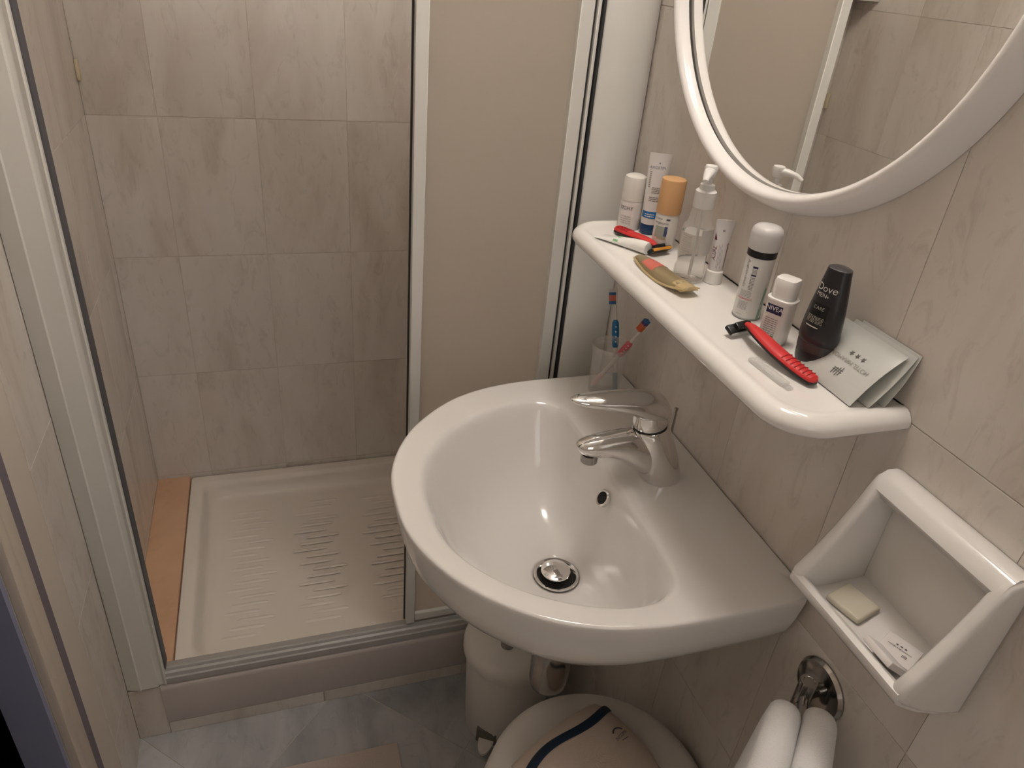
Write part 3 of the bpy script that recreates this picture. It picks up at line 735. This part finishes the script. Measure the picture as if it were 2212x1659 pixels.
Print(dm2).text('CARE', .0052, 0, .0695).lines(-.010, .009, .0530, .0610, 6, 21).out('label_print', mat('taupe_print', (0.36, 0.34, 0.29), .5), o)
Print(dmap).rect(-.009, .006, .0480, .0492).out('foot_line', SILV, o)

# hotel sachets leaning on the wall
FOIL = mat('sachet_foil', (0.56, 0.57, 0.54), 0.32, spec=0.6)
def sachet(x0, y0, y1, tilt_top, label, ztop, bow, printed):
    s = thing('hotel_sachet', label, 'sachet', (x0, (y0 + y1) / 2, ZS), 0, 'silver sachets leaning on the wall')
    L = Vector((tilt_top - x0, 0, ztop - ZS)); ln = L.length; d = L.normalized(); nn = Vector((-d.z, 0, d.x))
    def P(u, v, side):     # u along y, v up the slope
        puff = .0022 * max(0, (1 - (2 * u / (y1 - y0)) ** 6)) * max(0, 1 - (2 * v / ln - 1) ** 6)
        bw = bow * (0.5 - abs(u / (y1 - y0)) * 0) * math.sin(PI * v / ln) * (0.4 - u / (y1 - y0))
        return d * (v + .0006) + Vector((0, u, 0)) + nn * (side * (puff + .0002) + bw + .0012)
    nu, nv = 18, 14; vs = []; fs = []
    wdt = y1 - y0
    for side in (1, -1):
        base = len(vs)
        for i in range(nu + 1):
            for j in range(nv + 1): vs.append(P(-wdt / 2 + wdt * i / nu, ln * j / nv, side))
        for i in range(nu):
            for j in range(nv):
                a = base + i * (nv + 1) + j; fs.append([a, a + 1, a + nv + 2, a + nv + 1])
    half_ = (nu + 1) * (nv + 1)
    edge = [i * (nv + 1) for i in range(nu + 1)] + [nu * (nv + 1) + j for j in range(1, nv + 1)] + [i * (nv + 1) + nv for i in range(nu - 1, -1, -1)] + [j for j in range(nv - 1, 0, -1)]
    for k in range(len(edge)):
        a, b2 = edge[k], edge[(k + 1) % len(edge)]; fs.append([a, b2, b2 + half_, a + half_])
    part('pouch', MB().add(vs, fs), FOIL, s, False, ang=60)
    if printed:
        # print is upside down: its right runs to +y, its top points down the slope
        mp_ = lambda u, v: tuple(P(u, ln / 2 - v, 1) + nn * .0005)
        off = -.012
        pr = Print(lambda u, v: mp_(u + off, v + .002))
        pr.text('HOTEL MIRAMONTI', .0068, 0.008, 0.0).out('printing', mat('sachet_ink', (0.33, 0.31, 0.28), .6), s)
        st = Print(lambda u, v: mp_(u + off, v + .002))
        for k in (-1, 0, 1): st.poly(star(.0085 * k + .004, -.0095, .0034))
        for k, (a, b2) in enumerate(((.006, .019), (.0085, .0205), (.011, .019), (.0135, .0205))): st.rect(.003 + .0030 * k, .0040 + .0030 * k, a * .6 + .004, b2 * .8 + .003, 1)
        st.rect(.001, .0145, .0115, .0122, 2).rect(.001, .0145, .0138, .0145, 2)
        st.out('logo', mat('sachet_dark_ink', (0.13, 0.12, 0.11), .6), s)
    return s
sachet(-0.0600, 0.4760, 0.566, -0.0090, 'front silver hotel sachet with stars and logo leaning on others', 1.1960, .008, True)
sachet(-0.0420, 0.4700, 0.558, -0.0035, 'middle silver sachet leaning between front printed one and wall', 1.1985, -.006, False)
sachet(-0.0240, 0.4680, 0.550, -0.0012, 'rearmost silver sachet standing closest to the tiled wall', 1.2010, -.006, False)

# razors
def razor(label, pts, head_c, head_dir, up, flip):
    r = thing('disposable_razor', label, 'razor', pts[0], 0, 'red and black disposable razors')
    P = [Vector(p) for p in pts]
    n = len(P)
    # smooth path
    path = []
    for i in range(n - 1):
        p0, p1, p2, p3 = P[max(i - 1, 0)], P[i], P[i + 1], P[min(i + 2, n - 1)]
        for j in range(5):
            t = j / 5; path.append(0.5 * ((2 * p1) + (p2 - p0) * t + (2 * p0 - 5 * p1 + 4 * p2 - p3) * t * t + (3 * p1 - p0 - 3 * p2 + p3) * t ** 3))
    path.append(P[-1])
    m = len(path)
    def wd(t): return .0030 + .0066 * math.sin(PI * min(1, t * 0.95 + .16)) ** .8 if t < .8 else .0035 + .002 * (1 - t) * 5
    rad = [(wd(i / (m - 1)), .0048 * (1 - .35 * i / (m - 1))) for i in range(m)]
    rad[0] = (rad[0][0] * .55, .0022)
    part('handle', MB().tube(path, rad, 16), REDP, r)
    und = [p - Vector((0, 0, .0030)) for p in path[:int(m * .98)]]
    urad = [(a * 1.05, b2 * .72) for a, b2 in rad[:len(und)]]
    part('grip', MB().tube(und, urad, 16), BLACKP, r)
    gr = MB()
    for k in range(2, 9):
        c = path[k]; c2 = path[k + 1]; t = (c2 - c).normalized(); s = t.cross(Vector((0, 0, 1))).normalized()
        w_ = rad[k][0] * .8
        gr.tube([c - s * w_ + Vector((0, 0, rad[k][1] * .75)), c + Vector((0, 0, rad[k][1] + .0003)), c + s * w_ + Vector((0, 0, rad[k][1] * .75))], .0007, 6)
    part('grip_ridges', gr, mat('dark_red_rubber', (0.38, 0.012, 0.016), .5), r)
    hc = Vector(head_c); x = Vector(head_dir).normalized(); z = Vector(up).normalized(); y = z.cross(x).normalized(); z = x.cross(y).normalized()
    M4 = Matrix(((x.x, y.x, z.x, hc.x), (x.y, y.y, z.y, hc.y), (x.z, y.z, z.z, hc.z), (0, 0, 0, 1)))
    hm = MB().box(-.0190, .0190, -.0062, .0062, -.0030, .0026, .0014).box(-.010, .010, -.0045, .0045, .0015, .0075, .0012)
    hm.xform(M4); hd_ = part('head', hm, BLACKP, r)
    bl = MB()
    for k in range(3): bl.box(-.0170, .0170, -.0030 + .0022 * k, -.0022 + .0022 * k, -.0036, -.0026)
    bl.xform(M4); part('blades', bl, mat('steel_blade', (0.55, 0.55, 0.53), .2, 1.0), hd_)
    stp = MB().box(-.0175, .0175, -.0074, -.0058, -.0030, .0012, .0004, 1); stp.xform(M4)
    part('strip', stp, mat('orange_strip', (0.62, 0.27, 0.04), .5) if flip else mat('clear_guard', (0.50, 0.50, 0.46), .3), hd_)
    return r
razor('red razor lying beside dark shower gel bottle, handle towards sachets', [(-.072, .5165, ZS + .0075), (-.0765, .540, ZS + .0095), (-.082, .570, ZS + .0140), (-.0845, .600, ZS + .0185), (-.0825, .622, ZS + .0185), (-.0795, .634, ZS + .0150)],
      (-.0845, .6385, ZS + .0090), (.95, .22, 0), (.1, -.45, .9), False)
razor('red razor lying in front of blue-banded tube and peach-capped bottle', [(-.0815, .988, ZS + .0070), (-.078, .970, ZS + .0085), (-.0735, .948, ZS + .0105), (-.067, .925, ZS + .0125), (-.0615, .908, ZS + .0115), (-.060, .899, ZS + .0095)],
      (-.0575, .892, ZS + .0075), (.92, .25, .0), (.15, .70, .72), True)

# lying toothpaste tube
tp = thing('toothpaste_tube', 'plain white toothpaste tube with a green mark lying along shelf edge', 'tube', (-.100, .935, ZS))
A = Vector((-.1165, .972, ZS + .0016)); B = Vector((-.0830, .905, ZS + .0092)); B2 = Vector((-.0765, .892, ZS + .0096))
ax = (B - A).normalized(); sd = ax.cross(Vector((0, 0, 1))).normalized(); uq = sd.cross(ax)
def tring(c, a, b_, n=28): return [c + sd * (a * math.cos(2 * PI * k / n)) + uq * (b_ * math.sin(2 * PI * k / n)) for k in range(n)]
part('tube', MB().loft([tring(A, .0135, .0007), tring(A.lerp(B, .12), .0135, .0012), tring(A.lerp(B, .45), .0118, .0050), tring(A.lerp(B, .8), .0098, .0080), tring(B, .0090, .0088)]), WPLAST, tp)
part('cap', MB().loft([tring(B, .0091, .0089), tring(B.lerp(B2, .9), .0093, .0091), tring(B2, .0086, .0084)]), WPLAST, tp)
gm = MB()
gc = A.lerp(B, .52)
gm.loft([[gc + ax * s_ + sd * (-.0112 * math.cos(t)) + uq * (.0058 * math.sin(t) + .0004) for t in (1.15, 1.4, 1.65, 1.9)] for s_ in (-.0028, .0028)], False, False, closed=False)
gc = A.lerp(B, .50)
gm.loft([[gc + ax * s_ + sd * (-.0116 * math.cos(t)) + uq * (.0058 * math.sin(t) + .0004) for t in (2.5, 2.75, 3.0)] for s_ in (-.004, .005)], False, False, closed=False)
part('green_mark', gm, mat('mint_green', (0.24, 0.52, 0.27), .5), tp)

# gold sample pack
gp = thing('gold_sample_pack', 'gold boat-shaped cosmetic sample pack with coral patch lying on shelf', 'sample pack', (-.094, .81, ZS))
A = Vector((-.0985, .874, ZS)); B = Vector((-.0895, .744, ZS)); ax = (B - A).normalized(); sd = Vector((ax.y, -ax.x, 0)) * -1
Lp = (B - A).length
GOLD = mat('gold_card', (0.56, 0.435, 0.235), 0.38, 0.25); KHAKI = mat('khaki_foil', (0.345, 0.275, 0.155), 0.32, 0.35)
def gsec(t):
    wid = .0172 * (math.sin(PI * (0.10 + .72 * t)) ** .7)
    return wid
card = MB()
lo = []; hi = []
for k in range(25):
    t = k / 24; wdd = gsec(t) * 1.06 + .0012; c = A + ax * (Lp * t); bend = .010 * (2 * t - 1) ** 2 * (1 if t > .5 else .35)
    lo.append((c - sd * wdd, c + sd * wdd, bend))
for side in (0,):
    vs = []; fs = []
    for (l, r_, z) in lo: vs += [l + Vector((0, 0, z + .0006)), r_ + Vector((0, 0, z + .0006)), l + Vector((0, 0, z + .0022)), r_ + Vector((0, 0, z + .0022))]
    n = len(lo)
    for k in range(n - 1):
        a = 4 * k; b2 = 4 * (k + 1)
        fs += [[a, b2, b2 + 1, a + 1], [a + 2, a + 3, b2 + 3, b2 + 2], [a, a + 2, b2 + 2, b2], [a + 1, b2 + 1, b2 + 3, a + 3]]
    fs += [[0, 1, 3, 2], [4 * (n - 1), 4 * (n - 1) + 2, 4 * (n - 1) + 3, 4 * (n - 1) + 1]]
    card.add(vs, fs)
part('card', card, GOLD, gp, ang=30)
def bl_ring(t, n=14):
    wdd = gsec(t) * .94; c = A + ax * (Lp * t); bend = .010 * (2 * t - 1) ** 2 * (1 if t > .5 else .35) + .0022
    h = .0105 * math.sin(PI * min(1, max(0.02, t * .95 + .04))) ** .6
    return [c + sd * (wdd * math.cos(PI * k / (n - 1))) + Vector((0, 0, bend + h * math.sin(PI * k / (n - 1)))) for k in range(n)]
bls = part('blister', MB().loft([bl_ring(.01 + .86 * k / 20) for k in range(21)]), KHAKI, gp, ang=50)
def lift(r): return [p + Vector((0, 0, .0005)) for p in r]
part('coral_patch', MB().loft([lift(bl_ring(t))[2:-2] for t in (.20, .26, .32, .38, .43)], False, False, closed=False), mat('coral_print', (0.62, 0.16, 0.12), .4), bls)
e0 = bl_ring(.80, 6); e1 = [p + ax * .018 for p in bl_ring(.84, 6)]; e2 = [A + ax * (Lp * 1.01) + sd * (.0075 * math.cos(PI * k / 5)) + Vector((0, 0, .012 + .0035 * math.sin(PI * k / 5))) for k in range(6)]
part('folded_end', MB().loft([lift(e0), lift(e1), e2]), GOLD, gp, ang=15)

# clear plastic blade guard strip
CP = clear_wall('clear_strip_plastic', (0.72, 0.72, 0.69), 0.1, 0.38)
o = thing('clear_plastic_cover', 'narrow clear plastic razor cover lying in front of red razor', 'razor cover', (-.104, .553, ZS))
mb = MB().box(-.0055, .0055, -.030, .026, 0.0004, .0050, .0012); part('sleeve', mb, CP, o, False)
part('tip', MB().box(-.0038, .0038, -.038, -.030, .0004, .0034, .0010), CP, o, False)
o.rotation_euler = (0, 0, 0.06)

# ================================================================== TOOTHBRUSHES IN A BEAKER
CX, CY = -0.064, 0.975
cup = thing('tooth_beaker', 'frosted translucent beaker holding toothbrushes at washbasin corner', 'beaker', (CX, CY, ZR))
CUPM = bpy.data.materials.new('frosted_beaker'); CUPM.use_nodes = True
nt = CUPM.node_tree; b = nt.nodes['Principled BSDF']
b.inputs['Base Color'].default_value = (0.80, 0.77, 0.74, 1); b.inputs['Roughness'].default_value = 0.35; b.inputs['Alpha'].default_value = 0.22
part('beaker', MB().lathe([(.0010, .0006), (.0255, .0006), (.0268, .002), (.0282, .045), (.0296, .080), (.0300, .083), (.0312, .085), (.0314, .091), (.0306, .0925), (.0296, .091), (.0290, .083), (.0272, .045), (.0256, .004), (.0010, .0035)], 48, cap0=True, cap1=True), CUPM, cup, False)
part('rim', MB().lathe([(.0302, .0835), (.0317, .0850), (.0319, .0905), (.0306, .0930), (.0298, .0915)], 48, cap0=False, cap1=False), CUPM, cup, False)
def brush(label, a, bpt, body_m, grip_m, bris, head_side, grip_rng, foot_m):
    a = Vector(a); bpt = Vector(bpt); t = (bpt - a).normalized(); L = (bpt - a).length
    r = thing('toothbrush', label, 'toothbrush', a, 0, 'toothbrushes in the beaker')
    hs = Vector(head_side); hs = (hs - t * hs.dot(t)).normalized()
    def pt(s): return a + t * (L * s)
    part('handle', MB().tube([pt(s) for s in (0, .03, .2, .4, .6, .8, .84)], [.0030, .0040, .0038, .0038, .0034, .0026, .0026], 12, up=hs), body_m, r)
    g0, g1 = grip_rng
    part('grip', MB().tube([pt(g0 + (g1 - g0) * k / 8) for k in range(9)], [(.0052 + .0012 * math.sin(PI * k / 8)) * (.35 if k in (0, 8) else 1) for k in range(9)], 14, up=hs), grip_m, r)
    dots = MB()
    side = t.cross(hs).normalized()
    for k in range(4):
        c = pt(g0 + (g1 - g0) * (.25 + .16 * k)) - side * 0 + (CAM - pt(.5)).normalized() * .0056
        dots.tube([c - side * .0022, c + side * .0022], .0010, 8)
    part('grip_dots', dots, WPLAST, r)
    part('foot', MB().tube([pt(0), pt(.03), pt(.16), pt(.18)], [.0032, .0046, .0046, .0036], 12, up=hs), foot_m, r)
    hd_ = part('head', MB().tube([pt(.825), pt(.86), pt(.93), pt(.98), pt(1.0)], [(.0026, .002), (.0052, .0024), (.0060, .0026), (.0052, .0024), (.0020, .0014)], 14, up=hs), body_m, r)
    for k, m in enumerate(bris):
        bb = MB()
        for q in range(3):
            s = .845 + .028 * (k * 1.0) + .009 * q
            if s > .99: continue
            for e in (-.0032, 0, .0032):
                c = pt(s) + side * e + hs * .0018
                bb.tube([c, c + hs * .0090], .0013, 6)
        part('bristles', bb, m, hd_)
    return r
BLUE = mat('blue_rubber', (0.015, 0.15, 0.33), .4); PINK = mat('pink_rubber', (0.56, 0.12, 0.14), .4)
PALEP = mat('pale_pink_plastic', (0.72, 0.42, 0.42), .35); CLR = mat('milky_plastic', (0.66, 0.62, 0.56), .25)
RB = mat('coral_bristles', (0.70, 0.20, 0.15), .6); BB_ = mat('blue_bristles', (0.05, 0.16, 0.38), .6); WB = mat('white_bristles', (0.70, 0.66, 0.64), .6); OB = mat('orange_bristles', (0.72, 0.16, 0.05), .6); VB = mat('violet_bristles', (0.10, 0.07, 0.18), .6)
brush('blue toothbrush leaning upright in frosted beaker', (-.0465, .966, ZR + .0060), (-.0385, 1.0405, 1.0295), CLR, BLUE, [BB_, RB, RB, BB_, WB], (-.95, -.1, 0), (.40, .70), mat('pale_blue_plastic', (0.13, 0.25, 0.36), .35))
brush('pink toothbrush tilted sideways out of frosted beaker', (-.0800, .9885, ZR + .0070), (-.0165, .9440, 1.0140), CLR, PINK, [OB, OB, RB, VB, BB_], (-.62, -.35, .7), (.46, .68), PALEP)

# ================================================================== CERAMIC SOAP DISH
Y0, Y1 = 0.281, 0.443
dish = thing('soap_dish', 'white ceramic wall soap holder with deep open tray', 'soap dish', (0, 0.362, 0.87))
side = [(-.0008, 1.086), (-.020, 1.090), (-.031, 1.086), (-.0365, 1.076), (-.047, 1.052), (-.060, 1.026), (-.074, 1.002), (-.086, .985), (-.0945, .974), (-.095, .962), (-.085, .952), (-.060, .936), (-.030, .922), (-.0008, .914)]
def bev_prism(poly, y0, y1, r=.005):
    bm = bmesh.new()
    a = [bm.verts.new((p[0], y0, p[1])) for p in poly]; c_ = [bm.verts.new((p[0], y1, p[1])) for p in poly]
    n = len(poly)
    bm.faces.new(a); bm.faces.new(c_[::-1])
    for k in range(n): bm.faces.new((a[k], c_[k], c_[(k + 1) % n], a[(k + 1) % n]))
    bmesh.ops.recalc_face_normals(bm, faces=bm.faces[:])
    ed = [e for e in bm.edges if abs(e.verts[0].co.y - e.verts[1].co.y) < 1e-6]
    bmesh.ops.bevel(bm, geom=ed, offset=r, segments=3, profile=0.5, affect='EDGES', clamp_overlap=True)
    return MB().bm(bm)
dm = bev_prism(side, Y0, Y0 + .015, .0060)
o2 = bev_prism(side, Y1 - .015, Y1, .0060); dm.add(o2.v, o2.f)
tray_p = [(-.0008, .952), (-.050, .950), (-.070, .9500), (-.0765, .953), (-.081, .961), (-.0855, .9685), (-.0905, .9705), (-.0955, .9680), (-.0965, .962), (-.093, .955), (-.085, .949), (-.060, .933), (-.030, .920), (-.0008, .914)]
o2 = MB().prism(tray_p, 'Y', Y0 + .004, Y1 - .004); dm.add(o2.v, o2.f)
top_p = [(-.0008, 1.062), (-.018, 1.061), (-.030, 1.065), (-.0365, 1.075), (-.031, 1.086), (-.022, 1.0915), (-.010, 1.091), (-.0008, 1.087)]
o2 = MB().prism(top_p, 'Y', Y0 + .004, Y1 - .004); dm.add(o2.v, o2.f)
part('holder', dm, CERAMIC, dish, ang=45)
part('back', MB().box(-.004, -.0006, Y0 + .006, Y1 - .006, .945, 1.070), CERAMIC, dish)
sb = single('soap_bar', MB().box(-.066, -.028, .376, .416, .9505, .9585, .003, 3).xform(Matrix.Translation((-.047, .396, 0)) @ Matrix.Rotation(0.25, 4, 'Z') @ Matrix.Translation((.047, -.396, 0))), mat('ivory_soap', (0.56, 0.52, 0.42), .5),
       'thin ivory soap bar lying in the wall soap holder', 'soap', (-.047, .396, .9505))
def packet(label, c, rz, tilt, printed):
    p_ = thing('wrapped_soap', label, 'soap packet', c, rz, 'paper-wrapped soaps in the holder')
    p_.rotation_euler = (0, tilt, rz)
    part('wrapper', MB().box(-.017, .017, -.017, .017, .0004, .0074, .0012), mat('paper_wrap', (0.74, 0.70, 0.68), .5), p_, False)
    if printed:
        f = lambda u, v: (u * .3 - v * .95, u * .95 + v * .3, .0077)
        pr = Print(lambda u, v: (v, -u, .0078))
        for k in (-1, 0, 1): pr.poly(star(.0042 * k, .0050, .0017))
        pr.text('HOTEL MIRAMONTI', .0026, 0, .0005)
        for k in range(4): pr.rect(.005 + .0012 * k, .0055 + .0012 * k, -.0075, -.0035, 1)
        pr.out('printing', INK, p_)
packet('paper-wrapped soap with small hotel logo lying flat in the soap holder', (-.0465, .332, .9508), 0.40, 0.0, True)
packet('plain paper-wrapped soap tilted up against the soap holder lip', (-.0748, .326, .9618), 0.0, 0.68, False)

# ================================================================== TOWEL RAIL AND TOWELS
rl = thing('towel_rail', 'chrome swivel towel rail with round wall plate below soap holder', 'towel rail', (0, 0.421, 0.77))
RC = Vector((0, 0.4215, 0.7715))
def discx(prof, c, n=40): return MB().loft([[(c.x + x, c.y + r * math.cos(2 * PI * k / n), c.z + r * math.sin(2 * PI * k / n)) for k in range(n)] for r, x in prof])
part('wall_plate', discx([(.0375, -.0006), (.0380, -.003), (.0350, -.0075), (.0250, -.0105), (.0150, -.0115)], RC), DCHROME, rl)
part('stem', MB().tube([RC + Vector((-.008, 0, 0)), RC + Vector((-.034, -.006, .006))], .0085, 18), DCHROME, rl)
PV = Vector((-.0345, .4145, .762))
part('pivot', MB().lathe([(.0095, -.012), (.0105, -.010), (.0105, .040), (.0098, .0418), (.0068, .0420), (.0062, .0412), (.001, .0412)], 28, PV), DCHROME, rl)
dT = Vector((-.725, -.689, 0)).normalized()
PA = PV + Vector((0, 0, .0200))
dirA = Vector((-.66, -.75, 0)).normalized(); dirB = Vector((-.80, -.60, 0)).normalized()
part('arm', MB().tube([PA, PA + dirA * .245, PA + dirA * .25], [.0055, .0055, .003], 14), DCHROME, rl)
PB = PV + Vector((0, 0, .0060))
part('arm', MB().tube([PB, PB + dirB * .255, PB + dirB * .26], [.0055, .0055, .003], 14), DCHROME, rl)
# one towel thrown over both arms, so it shows two soft folds
V0 = Vector((-.060, .386, .799)); nT = Vector((-dT.y, dT.x, 0))        # nT points away from the wall
rings = []
SL = .21; drop = .27
ts = [0, .008, .02, .04, .065, .095, .13] + [.13 + .87 * k / 16 for k in range(1, 13)] + [.84, .88, .92, .955, .98, .995, 1.0]
for t in ts:
    ring = []
    for lobe in (-1, 1):
        s0 = -.010
        e = min(1, min(t, 1 - t) * 7.5); e = math.sqrt(max(0.0, 1 - (1 - e) ** 2))
        hw = (.0185 + .004 * t) * (.55 + .45 * e); uc = lobe * (.0182 + .004 * t)
        c = V0 + dT * (s0 + (SL - s0) * t - .012 * (lobe > 0) * (1 - t))
        top = []
        for q in range(13):
            a = PI * (1 - q / 12.0)
            top.append((uc + hw * math.cos(a), -.012 - .020 * (1 - e) + (.019 * e + .003) * math.sin(a)))
        if lobe < 0:
            for z in (-drop, -.19, -.12, -.06, -.035): ring.append(c + nT * (uc - hw - .06 * (-z) * (1 + .15 * math.sin(9 * t))) + Vector((0, 0, z)))
        for u, z in top: ring.append(c + nT * u + Vector((0, 0, z)))
        if lobe > 0:
            for z in (-.035, -.06, -.12, -.19, -drop): ring.append(c + nT * (uc + hw + .06 * (-z) * (1 + .15 * math.sin(8 * t + 1))) + Vector((0, 0, z)))
    rings.append(ring)
single('hand_towel', MB().loft(rings), TOWELM, 'white towel hanging in two folds over the swivel rail', 'towel', tuple(V0 + dT * .1 + Vector((0, 0, -drop))), ang=75)

# ================================================================== BELOW THE BASIN
st = thing('round_stool', 'round white stool with smooth lid-like seat under the washbasin', 'stool', (-.183, .553, 0))
part('seat', MB().lathe([(.172, .385), (.1755, .392), (.1760, .400), (.1735, .412), (.166, .4195), (.150, .4225), (.08, .4245), (.004, .425)], 72), mat('stool_white', (0.82, 0.79, 0.75), .3), st, False)
part('rim', MB().lathe([(.166, .352), (.1785, .356), (.1815, .365), (.1805, .378), (.176, .385), (.165, .387)], 72), mat('stool_white_2', (0.82, 0.79, 0.75), .3), st, False)
part('body', MB().lathe([(.140, 0), (.144, .004), (.166, .352), (.166, .360)], 64), WPLAST, st, False)

bag = thing('toiletry_bag', 'beige zipped toiletry bag with dark blue zip lying on stool', 'toiletry bag', (-.190, .585, .4255), math.atan2(.068, .155))
BAGM = mat('beige_bag_fabric', (0.72, 0.61, 0.52), .75, bump=(500, .25, .001))
def bagz(u, v):    # u,v in -1..1
    return .046 * max(0, (1 - abs(u) ** 3.2)) ** .55 * max(0, (1 - abs(v) ** 3.0)) ** .55
hx, hy = .098, .078
vs = []; fs = []; nu, nv = 36, 28
for sgn in (1, 0):
    for i in range(nu + 1):
        for j in range(nv + 1):
            u = -1 + 2 * i / nu; v = -1 + 2 * j / nv
            # soften corners
            k = 1 - .07 * (u * u) * (v * v)
            vs.append((hx * u * k, hy * v * k * (1 - .03 * u), .004 + bagz(u, v) * (1 if sgn else 0) + (0.0 if sgn else -.0035 + .0015 * (abs(u) ** 4 + abs(v) ** 4) * .5)))
half_ = (nu + 1) * (nv + 1)
for sgn in (0, 1):
    for i in range(nu):
        for j in range(nv):
            a = sgn * half_ + i * (nv + 1) + j; fs.append([a, a + 1, a + nv + 2, a + nv + 1])
edge = [i * (nv + 1) for i in range(nu + 1)] + [nu * (nv + 1) + j for j in range(1, nv + 1)] + [i * (nv + 1) + nv for i in range(nu - 1, -1, -1)] + [j for j in range(nv - 1, 0, -1)]
for k in range(len(edge)):
    a, b2 = edge[k], edge[(k + 1) % len(edge)]; fs.append([a, b2, b2 + half_, a + half_])
part('pouch', MB().add(vs, fs), BAGM, bag, False, ang=70)
def bagpt(x, y, off=.0008):
    return (x, y, .004 + bagz(max(-1, min(1, x / hx)), max(-1, min(1, y / hy))) + off)
zp = MB()
rows_ = []
for k in range(41):
    x = -.094 + .190 * k / 40
    yv = .040 + .006 * math.sin(k / 40 * 7)
    rows_.append([bagpt(x, yv - .0078), bagpt(x, yv - .0058, .0022), bagpt(x, yv, .0030), bagpt(x, yv + .0058, .0022), bagpt(x, yv + .0078)])
zp.loft(rows_, False, False, closed=False)
part('zip', zp, mat('navy_zip', (0.010, 0.030, 0.062), .6), bag, False, ang=50)
lg = Print(lambda u, v: bagpt(.058 + u, -.010 + v, .0012))
lg.text('INCOMA', .0075, 0, -.001, .15).lines(-.006, .008, -.009, -.006, 1, 3)
for k in range(14):
    a0_, a1 = PI * (.1 + .055 * k), PI * (.1 + .055 * (k + 1)); r0, r1 = .0075, .0100
    lg.poly([(r0 * 1.3 * math.cos(a0_), .004 + r0 * math.sin(a0_)), (r1 * 1.3 * math.cos(a0_), .004 + r1 * math.sin(a0_)), (r1 * 1.3 * math.cos(a1), .004 + r1 * math.sin(a1)), (r0 * 1.3 * math.cos(a1), .004 + r0 * math.sin(a1))])
lg.out('logo', mat('faded_blue_print', (0.13, 0.13, 0.20), .7), bag)

pb = thing('pedal_bin', 'small white pedal bin standing on floor below the washbasin', 'bin', (-.172, .986, 0))
BINM = mat('bin_white', (0.80, 0.77, 0.73), .35)
part('body', MB().lathe([(.084, 0), (.086, .004), (.0945, .225), (.0945, .232)], 56), BINM, pb, False)
ld = part('lid', MB().lathe([(.0940, .226), (.1000, .228), (.1020, .236), (.1015, .252), (.0965, .262), (.086, .268), (.055, .275), (.004, .278)], 56), BINM, pb, False)
part('lid_knob', MB().lathe([(.0135, .270), (.0145, .274), (.0145, .281), (.012, .2845), (.007, .285), (.006, .282), (.001, .282)], 28, (-.020, -.028, 0)), mat('grey_knob', (0.30, 0.29, 0.27), .35), ld, False)
part('pedal_recess', MB().box(-.040, .008, -.0875, -.074, .010, .052, .003).xform(Matrix.Rotation(-0.55, 4, 'Z')), mat('bin_shadow_slot', (0.16, 0.145, 0.13), .7), pb, False)
part('pedal', MB().loft([[(.017 * math.cos(PI * k / 12) - .016, -.082 - .040 * math.sin(PI * k / 12), z) for k in range(13)] for z in (.018, .026)]).xform(Matrix.Rotation(-0.55, 4, 'Z')), BINM, pb, False)

single('bath_mat', MB().box(-.915, -.416, .47, .975, 0.0003, .0055, .0025), mat('pale_mat', (0.56, 0.47, 0.42), .9, bump=(400, .5, .002)), 'pale pink flat bath mat lying on grey marble floor', 'bath mat', (-.665, .72, 0))
